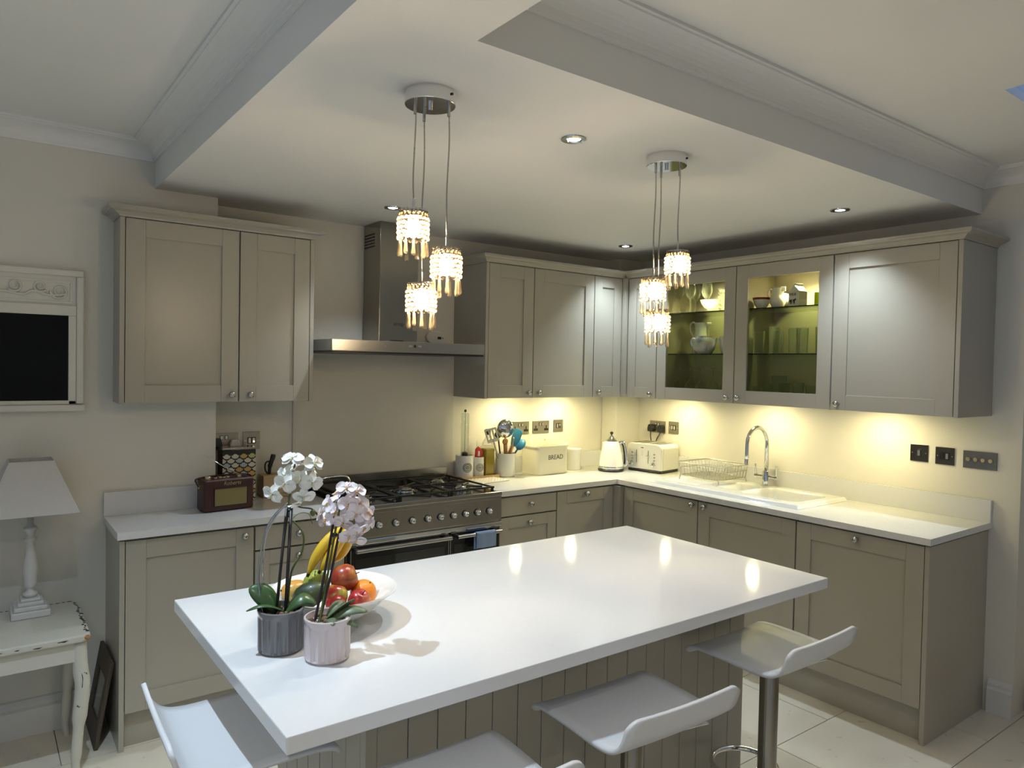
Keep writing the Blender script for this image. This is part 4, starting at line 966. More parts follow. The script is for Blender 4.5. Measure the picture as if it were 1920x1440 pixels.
# ------------------------------------------------------------------ pendant lights, downlights and added rear fill lights
CRYSTALC = glassy('crown_crystal', (.95, .86, .70), 1.0, .05, .4, .30, (.75, .55, .30))
def pendant(label, c, shades):
    t = thing('pendant_light', label, 'pendant light', (c[0], c[1], ZS))
    MB().lathe([(.001, -.0385), (.073, -.0385), (.0745, -.037), (.0745, 0)], 48).build('canopy', CHROME, t, smooth=True)
    MB().lathe([(.007, -.052), (.007, -.038)], 12).build('finial', CHROME, t, smooth=True)
    MB().cyl((.030, -.065, -.016), (.033, -.071, -.016), .004, n=8).build('screw', BLACK, t)
    for (sx, sy, zt, zb) in shades:
        x, y = sx-c[0], sy-c[1]; z1, z0 = zt-ZS, zb-ZS
        MB().lathe([(.0045, 0), (.0045, .035)], 10, (x, y, -.038-.035)).build('cord_grip', NICKEL, t, smooth=True)
        mid = (z1-.04)/2
        MB().tube(catmull([(x, y, -.05), (x+.003, y, mid+.1 if mid < -.12 else mid), (x-.002, y+.001, mid-.05), (x, y, z1+.028)], 6), .0024, 6).build('cord', NICKEL, t, smooth='all')
        sh = MB().lathe([(.004, .0), (.004, .034)], 10, (x, y, z1-.004)).lathe([(.040, -.006), (.043, -.006), (.043, -.003), (.040, -.003)], 28, (x, y, z1), closed=True).lathe([(.031, -.0215), (.031, -.020)], 24, (x, y, z1)).build('shade', CHROME, t, smooth=True)  # the flat disc inside is added to hold back light going up
        MB().tube([(x-.041, y, z1-.004), (x+.041, y, z1-.004)], .0015, 6).tube([(x, y-.041, z1-.004), (x, y+.041, z1-.004)], .0015, 6).build('spider', CHROME, sh)
        R = .041; hb = .088; bd = MB()
        for r in range(2):
            for q in range(20):
                a = 2*PI*(q+.5*r)/20; bd.sphere((x+.038*math.cos(a), y+.038*math.sin(a), z1-.006-r*.0115), (.0052, .0052, .006), 6, 4)
        bd.build('crown_beads', CRYSTALC, sh, recalc=False); bd = MB()
        for r in range(5):
            for q in range(15):
                a = 2*PI*(q+.5*(r % 2))/15; bd.sphere((x+R*math.cos(a), y+R*math.sin(a), z1-.030-r*.0128), (.0080, .0080, .0072), 6, 4)
        bd.build('bead_curtain', CRYSTAL, sh, recalc=False)
        MB().lathe([(.008, z1-.024), (.015, z1-.031), (.018, z1-.048), (.015, z1-.070), (.006, z1-.080)], 10, (x, y, 0)).build('bulb', BULB, sh, smooth=True)
        lamp('pendant_lamp', 'POINT', (x, y, z1-.052), P_BULB, WARM, t, shadow_soft_size=.012)
        for q in range(9):
            a = 2*PI*(q+.3)/9+.15*math.sin(q*5); L = .042+.012*((q*7) % 5)/4; px, py, pz = x+R*.98*math.cos(a), y+R*.98*math.sin(a), z1-hb
            MB().lathe([(.0018, 0), (.004, -.004), (.0055, -L*.6), (.0075, -L*.88), (.0055, -L), (.001, -L-.002)], 6, (px, py, pz)).build('crystal_drop', CRYSTALD, sh)
pendant('chrome and crystal three-drop pendant light nearer the camera', (-2.905, -2.03), [(-2.955, -2.031, 2.078, 1.945), (-2.868, -2.074, 1.973, 1.84), (-2.903, -1.992, 1.876, 1.75)])
pendant('chrome and crystal three-drop pendant light farther from the camera', (-1.905, -2.05), [(-1.874, -2.086, 2.074, 1.956), (-1.965, -2.051, 1.97, 1.853), (-1.907, -2.025, 1.858, 1.744)])
def downlight(x, y, z, label, power, size=1.75, col=COOL):
    t = thing('downlight', label, 'downlight', (x, y, z), 0, 'recessed ceiling downlights')
    MB().lathe([(.024, -.002), (.028, -.006), (.044, -.005), (.046, -.001), (.046, 0), (.024, 0)], 36, closed=True).build('bezel', CHROME, t, smooth=True)
    MB().lathe([(.024, -.002), (.024, -.0005)], 28).build('lamp_face', LEDM, t)
    lamp('downlight_lamp', 'SPOT', (0, 0, -.012), power, col, t, (0, 0, 0), spot_size=size, spot_blend=1.0, shadow_soft_size=.014)
downlight(-2.306, -1.982, ZS, 'recessed downlight between the two pendant lights', P_DOWN)
downlight(-2.274, -.571, ZS, 'recessed downlight in front of the cooker hood', P_DOWN)
downlight(-.60, -2.0, ZS, 'recessed downlight above the sink run at the right', P_DOWN)
downlight(-.604, -.564, ZS, 'recessed downlight in the far corner above the cabinets', P_DOWN)
downlight(-3.74, -1.95, ZC, 'recessed downlight in the upper left ceiling', P_DOWN_LEFT, 1.7, (0.66, 0.83, 1.0))
downlight(-4.6, -3.7, ZC, 'added fill light in the upper left ceiling, unseen behind the camera', P_REAR_FILL, 2.6, NEUT)  # this and the next three are added fill, built as downlights out of view
downlight(-2.2, -3.9, ZC, 'added fill light in the upper right ceiling, unseen behind the camera', P_REAR_FILL*.22, 2.6, NEUT)
downlight(-4.6, -5.4, ZC, 'rearmost added fill light in the upper left ceiling, unseen', P_REAR_FILL, 2.6, NEUT)
downlight(-2.2, -5.4, ZC, 'rearmost added fill light in the upper right ceiling, unseen', P_REAR_FILL*.22, 2.6, NEUT)

# ------------------------------------------------------------------ bar stools
def stool(label, x, y, rz):
    t = thing('bar_stool', label, 'stool', (x, y, 0), rz, 'white bar stools round the island')
    prof = catmull([(.195, .688, 0), (.175, .712, 0), (.125, .722, 0), (.02, .721, 0), (-.08, .717, 0), (-.135, .726, 0), (-.165, .752, 0), (-.18, .790, 0), (-.187, .815, 0)], 5)
    n = len(prof)-1
    def seat(u, v):
        i = u*n; k = min(int(i), n-1); f = i-k; p = prof[k]*(1-f)+prof[k+1]*f
        e = min(u, 1-u)/.13; hw = .20*(1-.16*(1-min(1, e))**2.2) if e < 1 else .20
        s = 2*v-1
        return (hw*s, p.x, p.y+.006*s*s)
    MB().grid(seat, 40, 14).build('seat', STOOLW, t, smooth='all', solid=.011, bevel=0, recalc=False)
    MB().box(-.075, .075, -.075, .075, .690, .700).build('mounting_plate', BLACK, t, bevel=.002)
    MB().lathe([(.020, .42), (.020, .69)], 24).build('piston', CHROME, t, smooth=True)
    MB().lathe([(.030, .03), (.030, .64), (.026, .65), (.021, .652)], 28).build('column', STEEL, t, smooth=True)
    MB().lathe([(.205, 0), (.205, .006), (.17, .014), (.06, .026), (.034, .045), (.031, .06)], 40).build('base', CHROME, t, smooth=True)
    MB().tube([(.06*math.cos(PI/2)+.105*math.cos(a), .085+.105*math.sin(a), .305) for a in [2*PI*k/32 for k in range(32)]], .0085, 8, True).build('footrest', CHROME, t, smooth='all')
    MB().lathe([(.034, .29), (.034, .32)], 20).build('footrest_collar', CHROME, t, smooth=True)
    MB().tube(catmull([(.02, -.03, .672), (.12, -.06, .668), (.17, -.075, .672), (.20, -.085, .675)], 4), .0045, 8).build('lever', CHROME, t, smooth='all')
stool('white moulded bar stool at the far right, in front of the dishwasher door', -1.882, -2.523, math.radians(1))
stool('white moulded bar stool second from the right, at the middle of the island', -2.566, -2.566, math.radians(-2))
stool('white moulded bar stool cut off by the bottom edge of the picture', -3.14, -2.60, math.radians(-2))
stool('white moulded bar stool at the left end of the island, lit from above', -3.448, -2.085, math.radians(-92))

# ------------------------------------------------------------------ orchids
LEAF = pbr('orchid_leaf', (.045, .10, .03), .32, var=.2, vscale=14, coat=.2)
LEAFP = pbr('dusty_leaf', (.13, .17, .09), .4, var=.2, vscale=20)
STEMB = pbr('dark_cane', (.018, .015, .018), .4, var=.2, vscale=60)
STEMG = pbr('green_stem', (.09, .12, .03), .45, var=.2, vscale=40)
BARK = pbr('bark_chips', (.16, .10, .06), .9, var=.5, vscale=120, bump=.8, bscale=200)
PETW = pbr('white_petal', (.86, .87, .82), .5, var=.04, vscale=60, sss=.3)
PETP = pbr('blush_petal', (.85, .77, .79), .5, var=.08, vscale=40, sss=.3)
LIPY = pbr('yellow_lip', (.66, .64, .36), .5, var=.2, vscale=90)
LIPP = pbr('peach_lip', (.70, .42, .16), .5, var=.25, vscale=90)
GREYGL = pbr('grey_glaze', (.16, .16, .165), .18, var=.12, vscale=20, coat=.5)
PINKGL = pbr('pale_pink_glaze', (.62, .53, .53), .18, var=.05, vscale=20, coat=.5)
def flower_mesh(name, pm, seed, wide=.021, lng=.030):
    rnd = random.Random(seed); m = MB(); m.mat(0)
    def petal(ang, w, L, tilt, roll):
        ca, sa = math.cos(ang), math.sin(ang)
        def f(u, v):
            s = 2*v-1; r = L*(.10+.90*u); ww = w*math.sin(PI*min(1, .08+.86*u))**.75*(1-.25*u)
            x, y = ww*s, r; z = -tilt*(u**1.5)*L+.25*w*s*s*(1-.6*u)+roll*s*w
            return (x*ca-y*sa, x*sa+y*ca, z)
        ph = rnd.uniform(0, 6)
        m.grid(lambda u, v: tuple(Vector(f(u, v))+Vector((0, 0, .0022*math.sin(7*u+5*v+ph)*u))), 6, 5)
    for k, a in enumerate((0, 2*PI/3, -2*PI/3)): petal(a+rnd.uniform(-.1, .1), wide*.62, lng, .25+rnd.uniform(-.1, .2), rnd.uniform(-.1, .1))
    for a in (PI/2-.15, -PI/2+.15): petal(a+rnd.uniform(-.1, .1), wide*.95, lng*1.05, .05+rnd.uniform(-.1, .15), rnd.uniform(-.1, .1))
    me = m.mesh(name, [pm], smooth='all', recalc=False)
    return me
lip_me = {}
def lipm(mat):
    m = MB().sphere((0, -.004, .005), (.0045, .007, .005), 8, 6).sphere((0, -.011, .006), (.0028, .005, .003), 8, 6).sphere((0, .002, .006), (.003, .004, .004), 8, 6)
    return m.mesh('lip', mat, smooth='all')
def fluted_pot(t, mat, H=.100, R=.054):
    n = 112; prof = [(.88, 0), (.90, .003), (.985, .006), (1.0, .010), (1.0, H*.80), (.985, H*.86), (1.0, H*.90), (1.03, H*.95), (1.03, H*.985), (1.0, H), (.94, H), (.92, H*.93), (.90, H*.85), (.02, H*.82)]
    vs_ = []
    for i, (r, z) in enumerate(prof):
        fl = .085 if 3 <= i <= 4 else 0
        for k in range(n):
            a = 2*PI*k/n; q = 1-fl*abs(math.sin(a*8))
            vs_.append((R*r*q*math.cos(a), R*r*q*math.sin(a), z))
    fs = [(j*n+k, j*n+(k+1) % n, (j+1)*n+(k+1) % n, (j+1)*n+k) for j in range(len(prof)-1) for k in range(n)]+[tuple(reversed(range(n)))]
    m = MB(); m._add(vs_, fs); p = m.build('pot', mat, t, smooth=True)
    bk = MB(); rnd = random.Random(3)
    for k in range(26):
        a = rnd.uniform(0, 2*PI); r = R*.85*math.sqrt(rnd.random()); bk.sphere((r*math.cos(a), r*math.sin(a), H*.86+rnd.uniform(0, .006)), (.008, .006, .005), 6, 4, Matrix.Rotation(rnd.uniform(0, 3), 3, 'Z'))
    tag(bk.build('bark_chips', BARK, t), None, None, None, 'stuff')
def leaf(t, p0, p1, lift, w, mat, twist=0):
    p0, p1 = Vector(p0), Vector(p1); d = p1-p0; side = d.cross(Vector((0, 0, 1))).normalized(); side = Matrix.Rotation(twist, 3, d.normalized()) @ side
    def f(u, v):
        s = 2*v-1; c = p0+d*u+Vector((0, 0, lift*math.sin(PI*u*.85)))
        ww = w*(math.sin(PI*(.08+.90*u)))**.65
        up = side.cross(d.normalized())*-1
        return c+side*ww*s+up*(.30*ww*s*s)
    MB().grid(f, 10, 6).build('leaf', mat, t, smooth='all', solid=.0022, recalc=False)
def flowers(t, org, pts, mes, lipme, sc, centre):
    rnd = random.Random(11); camd = Vector((-.45, -.80, .18))
    for i, p in enumerate(pts):
        p = Vector(p)-org; out = (p-centre); out = out.normalized() if out.length > 1e-4 else camd
        dirv = (camd*.8+out*.85+Vector((rnd.uniform(-.55, .55), rnd.uniform(-.55, .55), rnd.uniform(-.5, .4)))).normalized()
        q = dirv.to_track_quat('Z', 'Y') @ Matrix.Rotation(rnd.uniform(-.5, .5), 3, 'Z').to_quaternion()
        o = inst('flower', mes[i % len(mes)], t, p, q.to_euler(), (sc,)*3)
        o.rotation_mode = 'XYZ'
        inst('lip', lipme, o, (0, 0, 0), (0, 0, 0), (.72,)*3)
# grey pot, white orchid
O = Vector((-3.362, -2.133, .922))
t = thing('potted_orchid', 'white orchid in a fluted dark grey pot on the island', 'orchid', O); GP = t
fluted_pot(t, GREYGL, .105)
def loc(l): return [Vector(p)-O for p in l]
MB().tube(catmull(loc([(-3.370, -2.125, 1.0), (-3.350, -2.10, 1.132), (-3.333, -2.092, 1.253), (-3.327, -2.094, 1.321), (-3.318, -2.098, 1.375)]), 5), [.0032]*11+[.0028]*10, 8).build('stem', STEMG, t, smooth='all')
MB().tube(loc([(-3.375, -2.130, .99), (-3.337, -2.094, 1.262)]), .0035, 8).build('cane', STEMB, t, smooth='all')
MB().tube(loc([(-3.353, -2.138, .99), (-3.326, -2.098, 1.270)]), .0045, 8).build('cane', STEMB, t, smooth='all')
for z in (1.245, 1.258): MB().sphere(Vector((-3.33, -2.096, z))-O, (.007, .007, .005), 8, 6).build('clip', STEMB, t, smooth='all')
MB().tube(catmull(loc([(-3.317, -2.08, 1.229), (-3.295, -2.097, 1.195), (-3.297, -2.097, 1.147), (-3.325, -2.10, 1.099), (-3.340, -2.115, 1.0)]), 6), .0026, 7).build('tendril', STEMG, t, smooth='all')
MB().tube(catmull(loc([(-3.333, -2.092, 1.30), (-3.36, -2.088, 1.305), (-3.372, -2.088, 1.300)]), 5), .0016, 6).build('flower_stalk', STEMG, t, smooth='all')
MB().tube(catmull(loc([(-3.322, -2.095, 1.272), (-3.300, -2.095, 1.262), (-3.272, -2.10, 1.255), (-3.258, -2.11, 1.235)]), 5), .0020, 6).build('flower_stalk', STEMB, t, smooth='all')
MB().sphere(Vector((-3.272, -2.103, 1.246))-O, (.007, .007, .009), 10, 8).build('bud', STEMG, t, smooth='all')
MB().tube(catmull(loc([(-3.326, -2.09, 1.23), (-3.30, -2.085, 1.245), (-3.275, -2.085, 1.24), (-3.268, -2.09, 1.215)]), 5), .0010, 5).build('aerial_root', STEMG, t, smooth='all')
HOOP = pbr('hoop_wire', (.45, .47, .50), .2, 1, rvar=.03)
MB().tube(catmull(loc([(-3.400, -2.118, 1.0), (-3.405, -2.095, 1.096), (-3.386, -2.068, 1.187), (-3.363, -2.07, 1.239), (-3.333, -2.092, 1.277)]), 6), .0026, 8).build('wire_hoop', HOOP, t, smooth='all')
MB().tube(catmull(loc([(-3.370, -2.085, .99), (-3.380, -2.05, 1.081), (-3.374, -2.03, 1.122), (-3.369, -2.042, 1.193), (-3.351, -2.067, 1.244), (-3.333, -2.092, 1.277)]), 6), .0022, 8).build('wire_hoop', HOOP, t, smooth='all')
for (a, b, l, w, tw_) in (((.010, .002, .092), (-.080, .010, .098), .022, .022, .3), ((-.004, .006, .092), (-.062, .045, .145), .018, .026, -.9), ((0, .012, .092), (-.018, .05, .135), .015, .02, .2), ((.008, 0, .092), (.080, -.028, .092), .034, .022, .5)):
    leaf(t, a, b, l, w, LEAF, tw_)
W = [(-3.331, -2.114, 1.392), (-3.281, -2.127, 1.378), (-3.345, -2.105, 1.348), (-3.311, -2.116, 1.336), (-3.277, -2.106, 1.359), (-3.372, -2.088, 1.300), (-3.304, -2.124, 1.294), (-3.322, -2.082, 1.362), (-3.290, -2.144, 1.330), (-3.312, -2.109, 1.276), (-3.352, -2.12, 1.330)]
flowers(t, O, W, [flower_mesh('flower', PETW, k) for k in range(3)], lipm(LIPY), .92, Vector((-3.315, -2.10, 1.335))-O)
# pink pot, blush orchid
O = Vector((-3.287, -2.245, .922))
t = thing('potted_orchid', 'blush pink orchid in a fluted pale pink pot on the island', 'orchid', O)
fluted_pot(t, PINKGL, .103)
MB().tube(catmull(loc([(-3.315, -2.225, .99), (-3.279, -2.21, 1.133), (-3.257, -2.204, 1.25)]), 6), .0034, 8).build('cane', STEMB, t, smooth='all')
MB().tube(catmull(loc([(-3.307, -2.23, .99), (-3.269, -2.215, 1.107), (-3.246, -2.213, 1.212), (-3.227, -2.227, 1.26)]), 6), .0034, 8).build('cane', STEMB, t, smooth='all')
MB().tube(catmull(loc([(-3.306, -2.235, .99), (-3.28, -2.215, 1.09), (-3.258, -2.208, 1.20), (-3.243, -2.215, 1.30)]), 6), .0030, 8).build('stem', STEMG, t, smooth='all')
MB().sphere(Vector((-3.256, -2.206, 1.208))-O, (.009, .006, .006), 8, 6).build('clip', STEMB, t, smooth='all')
for (a, b, l, w, tw_) in (((.0, .0, .090), (.082, -.045, .100), .022, .017, .4), ((.0, -.005, .090), (.055, -.052, .072), .016, .012, .2), ((-.006, 0, .092), (.060, -.018, .135), .006, .014, -.7), ((0, .0, .09), (-.01, -.06, .092), .014, .012, .2), ((.004, .01, .09), (.055, .03, .11), .02, .013, .2)):
    leaf(t, a, b, l, w, LEAFP, tw_)
K = [(-3.241, -2.24, 1.328), (-3.213, -2.235, 1.316), (-3.243, -2.189, 1.306), (-3.277, -2.214, 1.288), (-3.285, -2.184, 1.257), (-3.251, -2.204, 1.265), (-3.241, -2.248, 1.289), (-3.206, -2.242, 1.286), (-3.208, -2.216, 1.255), (-3.196, -2.265, 1.266), (-3.243, -2.226, 1.239), (-3.213, -2.243, 1.222), (-3.205, -2.266, 1.231), (-3.232, -2.235, 1.206), (-3.208, -2.228, 1.195), (-3.282, -2.211, 1.249), (-3.225, -2.262, 1.265), (-3.180, -2.239, 1.232), (-3.186, -2.235, 1.262)]
flowers(t, O, K, [flower_mesh('flower', PETP, 10+k, .022, .028) for k in range(4)], lipm(LIPP), .88, Vector((-3.228, -2.215, 1.262))-O)

# ------------------------------------------------------------------ fruit bowl and fruit
BO = Vector((-3.172, -2.011, .9225))
FS = Vector((-.011, -.016, -.003))
t = thing('fruit_bowl', 'wide white ceramic bowl of fruit behind the orchids', 'bowl', BO)
MB().lathe([(.055, 0), (.060, .002), (.062, .008), (.085, .018), (.122, .045), (.152, .075), (.171, .088), (.172, .091), (.165, .091), (.143, .074), (.118, .048), (.07, .022), (.001, .016)], 48, capt=False).build('bowl', CERAMIC, t, smooth=True)
def skin(name, c1, c2, scale=6, lo=.4, hi=.6, rough=.3):
    m = pbr(name, c1, rough, coat=.25, bump=.05, bscale=300); N = m.node_tree.nodes; L = m.node_tree.links
    tc = N.new('ShaderNodeTexCoord'); nz = N.new('ShaderNodeTexNoise'); nz.inputs['Scale'].default_value = scale; nz.inputs['Detail'].default_value = 3; L.new(tc.outputs['Object'], nz.inputs[0])
    rp = N.new('ShaderNodeValToRGB'); rp.color_ramp.elements[0].position = lo; rp.color_ramp.elements[0].color = (*c1, 1); rp.color_ramp.elements[1].position = hi; rp.color_ramp.elements[1].color = (*c2, 1)
    L.new(nz.outputs['Fac'], rp.inputs[0]); L.new(rp.outputs[0], N['Principled BSDF'].inputs['Base Color']); return m
APR = skin('red_brown_apple', (.30, .035, .015), (.42, .16, .03), 22, .42, .66)
APG = skin('green_apple', (.30, .36, .05), (.42, .20, .06), 18, .52, .68)
APM = skin('red_green_apple', (.42, .03, .02), (.42, .42, .06), 16, .46, .58)
APD = skin('red_apple', (.40, .02, .025), (.50, .16, .06), 20, .5, .7)
ORG_M = pbr('orange_peel', (.80, .25, .01), .42, var=.06, vscale=20, bump=.5, bscale=300, coat=.1)
AVO = skin('avocado_skin', (.022, .035, .015), (.05, .075, .02), 30, .45, .6, .45)
MANG = skin('yellow_mango', (.62, .30, .05), (.55, .40, .08), 12, .45, .6)
def apple_prof(r):
    return [(.001, r*.78-.0), (r*.12, r*.82), (r*.30, r*.92), (r*.60, r*.88), (r*.90, r*.52), (r*1.0, r*.08), (r*.94, -r*.38), (r*.74, -r*.76), (r*.45, -r*.93), (r*.22, -r*.90), (.001, -r*.80)]
def apple(name, label, p, r, mat, rot, cat='apple'):
    t = thing(name, label, cat, Vector(p)+FS, 0, 'fruit in the white bowl')
    M = Matrix.Rotation(rot[0], 4, 'X') @ Matrix.Rotation(rot[1], 4, 'Y')
    MB().lathe(list(reversed(apple_prof(r))), 24, capb=False, capt=False).xf(M).build('flesh', mat, t, smooth='all')
    MB().tube([(0, 0, r*.76), (.002, .001, r*1.0), (.005, .002, r*1.15)], .0013, 6).xf(M).build('stalk', STEMB, t)
apple('apple', 'large red-brown apple on top of the fruit in the bowl', (-3.150, -2.035, 1.050), .037, APR, (.9, 1.0))
apple('apple', 'green apple left of the large red-brown apple', (-3.200, -1.965, 1.024), .036, APG, (.3, -.3))
apple('apple', 'half red half green apple in the middle of the bowl', (-3.185, -2.062, 1.012), .032, APM, (-.2, .3))
apple('apple', 'red apple at the front rim of the bowl beside the orange', (-3.134, -2.096, 1.001), .030, APD, (.5, .2))
apple('apple', 'small red apple low at the front of the bowl', (-3.195, -2.092, .999), .027, APD, (-.5, -.4))
t = thing('orange', 'bright orange at the right side of the fruit bowl', 'orange', Vector((-3.100, -2.050, 1.005))+FS, 0, 'fruit in the white bowl')
MB().sphere((0, 0, 0), .036, 28, 18).build('peel', ORG_M, t, smooth='all')
MB().sphere((.012, -.016, .030), .0025, 8, 6).build('button', STEMG, t)
t = thing('avocado', 'dark green avocado at the left front of the bowl', 'avocado', Vector((-3.243, -2.022, 1.016))+FS, math.radians(-35), 'fruit in the white bowl')
MB().lathe([(.001, -.044), (.018, -.040), (.030, -.024), (.034, -.004), (.031, .018), (.023, .038), (.013, .050), (.001, .054)], 24, capb=False, capt=False).xf(Matrix.Rotation(1.15, 4, 'Y')).build('flesh', AVO, t, smooth='all')
MB().sphere((.052, 0, .023), .004, 8, 6).build('stem_end', STEMB, t)
t = thing('mango', 'yellow mango half hidden at the left of the bowl', 'mango', Vector((-3.252, -1.945, 1.010))+FS, 0, 'fruit in the white bowl')
MB().sphere((0, 0, 0), (.040, .030, .028), 20, 14).build('flesh', MANG, t, smooth='all')
MB().sphere((-.039, 0, .006), .003, 8, 6).build('stem_end', STEMB, t)
BAN = pbr('banana_skin', (.72, .46, .025), .42, var=.08, vscale=25, bump=.05, bscale=200)
BANT = pbr('banana_tip', (.035, .025, .015), .7, var=.3, vscale=60)
STK = Vector((-3.128, -2.010, 1.182))
def banana(label, tip, bow):
    tip = Vector(tip)+FS; t = thing('banana', label, 'banana', tip, 0, 'bananas leaning in the fruit bowl')
    e = STK-tip; mid = e*.5+Vector(bow)
    pts = [Vector((0, 0, 0))*(1-u)**2+2*u*(1-u)*mid*1.0+e*u*u for u in [k/16 for k in range(17)]]
    rs = [.0045, .009, .0135, .0165, .018, .0185, .0185, .0185, .018, .0178, .017, .0155, .013, .010, .0075, .006, .0055]
    MB().tube(pts, rs, 6).build('peel', BAN, t, smooth='all', sub=1)
    MB().tube([pts[0]-(pts[1]-pts[0]).normalized()*.006, pts[0]+(pts[1]-pts[0])*.2], [.004, .0052], 8).build('tip', BANT, t)
banana('banana at the left of the bunch with a dark tip', (-3.232, -1.985, 1.060), (-.020, -.012, .045))
banana('middle banana of the bunch', (-3.205, -2.000, 1.068), (.000, -.030, .020))
banana('banana at the right of the bunch, behind the orchid stems', (-3.162, -1.965, 1.078), (.030, -.014, -.012))

# ------------------------------------------------------------------ left side: chalkboard, table, lamp, old frame
t = thing('chalkboard', 'black chalkboard in a shabby white carved frame on the left wall', 'chalkboard', (-3.912, PW-.001, 1.40))
def fb(x0, x1, y0, y1, z0, z1): return (x0+3.912, x1+3.912, y0, y1, z0-1.40, z1-1.40)
CX0, CX1 = -4.24, -3.585
MB().box(*fb(CX0, CX1, -.018, 0, 1.405, 2.012)).build('backing', WHITEWORN, t)
for a in (fb(CX0, CX1, -.034, -.018, 1.985, 2.012), fb(CX0, CX0+.028, -.034, -.018, 1.43, 1.985), fb(CX1-.028, CX1, -.034, -.018, 1.43, 1.985), fb(CX0-.006, CX1+.006, -.040, -.018, 1.400, 1.428)):
    MB().box(*a).build('outer_moulding', WHITEWORN, t, bevel=.005)
for a in (fb(CX0+.028, CX1-.028, -.028, -.018, 1.815, 1.860), fb(CX0+.028, CX0+.058, -.026, -.018, 1.428, 1.815), fb(CX1-.058, CX1-.028, -.026, -.018, 1.428, 1.815), fb(CX0+.028, CX1-.028, -.026, -.018, 1.428, 1.446)):
    MB().box(*a).build('inner_moulding', WHITEWORN, t, bevel=.003)
for a in (fb(CX0+.045, CX1-.045, -.022, -.018, 1.955, 1.966), fb(CX0+.045, CX1-.045, -.022, -.018, 1.868, 1.876), fb(CX1-.052, CX1-.045, -.022, -.018, 1.876, 1.955), fb(CX0+.045, CX0+.052, -.022, -.018, 1.876, 1.955)):
    MB().box(*a).build('panel_bead', WHITEWORN, t, bevel=.001)
MB().box(*fb(CX0+.058, CX1-.058, -.0205, -.0182, 1.446, 1.815)).build('slate', CHALK, t)
def spiral(cx, cz, r0, turns, dr, a0, n=34): return [(cx+(r0-dr*k/n)*math.cos(a0+dr/abs(dr)*0+turns*2*PI*k/n), -.022, cz+(r0-dr*k/n)*math.sin(a0+turns*2*PI*k/n)) for k in range(n+1)]
for s in (-1, 1):
    g = MB(); o_ = 0
    def X_(pts): return [(s*x, y, z) for x, y, z in pts]
    for cx, cz, r, tn, a0 in ((.235, 1.918-1.40, .034, 1.6, PI), (.165, 1.936-1.40, .026, -1.6, -.6), (.075, 1.934-1.40, .028, 1.6, PI+.6)):
        g.tube(X_(spiral(cx, cz, r, tn, r*.75, a0)), [.0055-.003*k/34 for k in range(35)], 6)
    g.tube(X_(catmull([(0, -.022, .512), (.045, -.022, .506), (.105, -.022, .498), (.14, -.022, .515), (.20, -.022, .500), (.262, -.022, .508)], 6)), .0055, 6)
    g.build('carved_scroll', WHITEWORN, t, smooth='all')
# side table
TZ = .57
t = thing('side_table', 'shabby white side table with chipped corners at the left edge', 'table', (-3.87, -.47, 0))
top = [(-.26, -.245), (.235, -.245), (.262, -.225), (.262, .205), (.245, .235), (-.26, .235)]
MB().prism(top, TZ-.028, TZ).build('tabletop', WHITEWORN2, t, bevel=.006)
rnd = random.Random(5); chips = MB()
def chip(cx, cy, w, h, z0, z1, M=None):
    n = 9; chips.prism([(cx+w*math.cos(2*PI*k/n)*rnd.uniform(.5, 1.1), cy+h*math.sin(2*PI*k/n)*rnd.uniform(.5, 1.1)) for k in range(n)], z0, z1, M)
for k in range(20): chip(.252+rnd.uniform(-.006, .004), -.20+k*.021, rnd.uniform(.003, .009), rnd.uniform(.006, .014), TZ-.002, TZ+.0007)
for k in range(22): chip(-.24+k*.0225, .226+rnd.uniform(-.003, .004), rnd.uniform(.006, .017), rnd.uniform(.002, .007), TZ-.002, TZ+.0007)
for k in range(7): chip(-.235+k*.068+rnd.uniform(-.02, .02), TZ-.014+rnd.uniform(-.006, .006), rnd.uniform(.008, .022), rnd.uniform(.002, .004), -.001, .0008, Matrix.Translation((0, -.245, 0)) @ FACE_MY)
tag(chips.build('chipped_paint', BANT, t), None, None, None, 'stuff')
cc = MB(); [cc.sphere((.247+.004*q, -.233-.002*q, TZ-.012-.004*q), (.012, .012, .008), 8, 6) for q in range(2)]
cc.build('bare_wood_corner', SPOONWOOD, t, smooth='all')
for a in ((-.24, .24, -.225, -.205), (-.24, .24, .20, .215)): MB().box(*a, TZ-.105, TZ-.028).build('apron', WHITEWORN2, t)
for a in ((.222, .240, -.205, .20), (-.24, -.222, -.205, .20)): MB().box(*a, TZ-.105, TZ-.028).build('apron', WHITEWORN2, t)
for lx in (-.225, .225):
    for ly in (-.207, .197):
        s = 1 if lx > 0 else -1
        pts = catmull([(lx, ly, TZ-.03), (lx+.006*s, ly-.003, .42), (lx+.012*s, ly-.006, .36), (lx, ly, .20), (lx-.008*s, ly+.003, .06), (lx-.004*s, ly, .012), (lx-.004*s, ly, .0)], 4)
        lg = MB().tube(pts, [.026]*4+[.027]*4+[.026]*4+[.019]*4+[.014]*4+[.013]*4+[.016], 12).build('leg', WHITEWORN2, t, smooth='all')
        for q in range(4):
            MB().tube(catmull([(lx+(.004+.006*q)*s, ly-.027, .43-.004*q), (lx+(.010+.005*q)*s, ly-.031+.004*q, .40), (lx+.008*s, ly-.032+.002*q, .365)], 4), .0016, 5).build('carved_line', BANT, lg)
MB().box(-.262, -.16, -.20, -.12, TZ, TZ+.006).build('coaster', PLATED, t).name = 'coaster_tmp'
co = bpy.data.objects['coaster_tmp']; co.name = 'coaster'; co.parent = None; co.location = (-3.87+.03, -.47, 0.0005); tag(co, 'dark grey coaster on the side table at the picture edge', 'coaster')
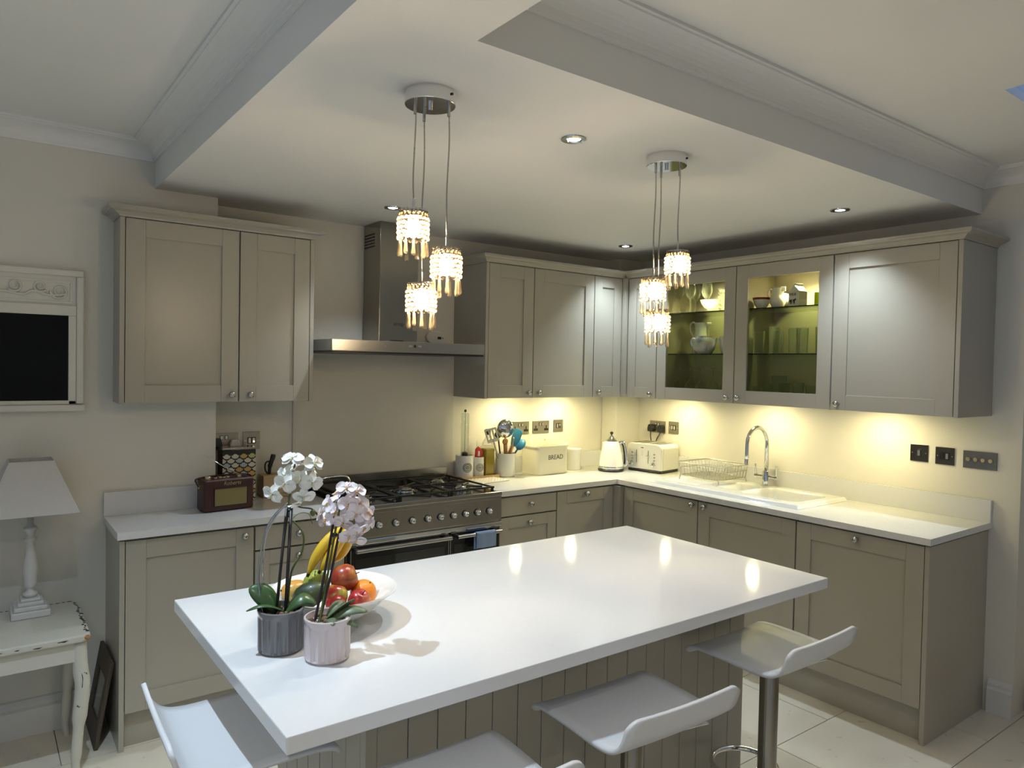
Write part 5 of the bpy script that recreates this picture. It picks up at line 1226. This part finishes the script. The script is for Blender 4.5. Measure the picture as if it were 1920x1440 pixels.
t = thing('table_lamp', 'unlit white table lamp with a square linen shade', 'lamp', (-3.785, -.335, TZ+.0005))
bs = MB()
for hw, z0, z1 in ((.068, 0, .028), (.058, .028, .045), (.045, .045, .060), (.034, .060, .072)): bs.box(-hw, hw, -hw, hw, z0, z1)
bs.build('base', LAMPWOOD, t, bevel=.004)
MB().lathe([(.018, .070), (.026, .082), (.026, .090), (.012, .100), (.016, .112), (.024, .120), (.022, .130), (.024, .16), (.028, .185), (.024, .22), (.017, .27), (.014, .30), (.022, .308), (.022, .316), (.014, .322), (.018, .345), (.026, .352), (.024, .362), (.012, .37), (.010, .44)], 28).build('stem', LAMPWOOD, t, smooth='all')
z0, z1, h0, h1 = .432, .640, .160, .075
shv = []
for hw, z in ((h0, z0), (h1, z1)): shv += [(-hw, -hw, z), (hw, -hw, z), (hw, hw, z), (-hw, hw, z)]
m = MB(); m._add(shv, [(0, 1, 5, 4), (1, 2, 6, 5), (2, 3, 7, 6), (3, 0, 4, 7)]); m.build('shade', SHADE, t, solid=.003, recalc=False)
MB().tube([(-.074, 0, .630), (.074, 0, .630)], .0015, 6).tube([(0, -.074, .630), (0, .074, .630)], .0015, 6).cyl((0, 0, .44), (0, 0, .632), .003).build('shade_carrier', BRASS, t)
MB().lathe([(.014, .44), (.014, .47), (.028, .50), (.030, .53), (.018, .555), (.002, .56)], 18).build('bulb', PLASTICW, t, smooth=True)
t = thing('old_wooden_frame', 'small old dark wooden frame leaning on the cabinet end panel', 'frame', (-3.565, -.345, .001))
Mf = Matrix.Rotation(math.radians(9.5), 4, 'Y')
for a in ((-.008, .008, -.15, -.10, 0, .36), (-.008, .008, .10, .15, 0, .36), (-.008, .008, -.10, .10, 0, .085), (-.008, .008, -.10, .10, .275, .36)):
    MB().box(*a).xf(Mf).build('frame_rail', OLDWOOD, t, bevel=.004)
MB().box(.001, .006, -.102, .102, .083, .277).xf(Mf).build('mirror', pbr('tarnished_mirror', (.30, .28, .24), .25, 1, var=.2, vscale=30), t)
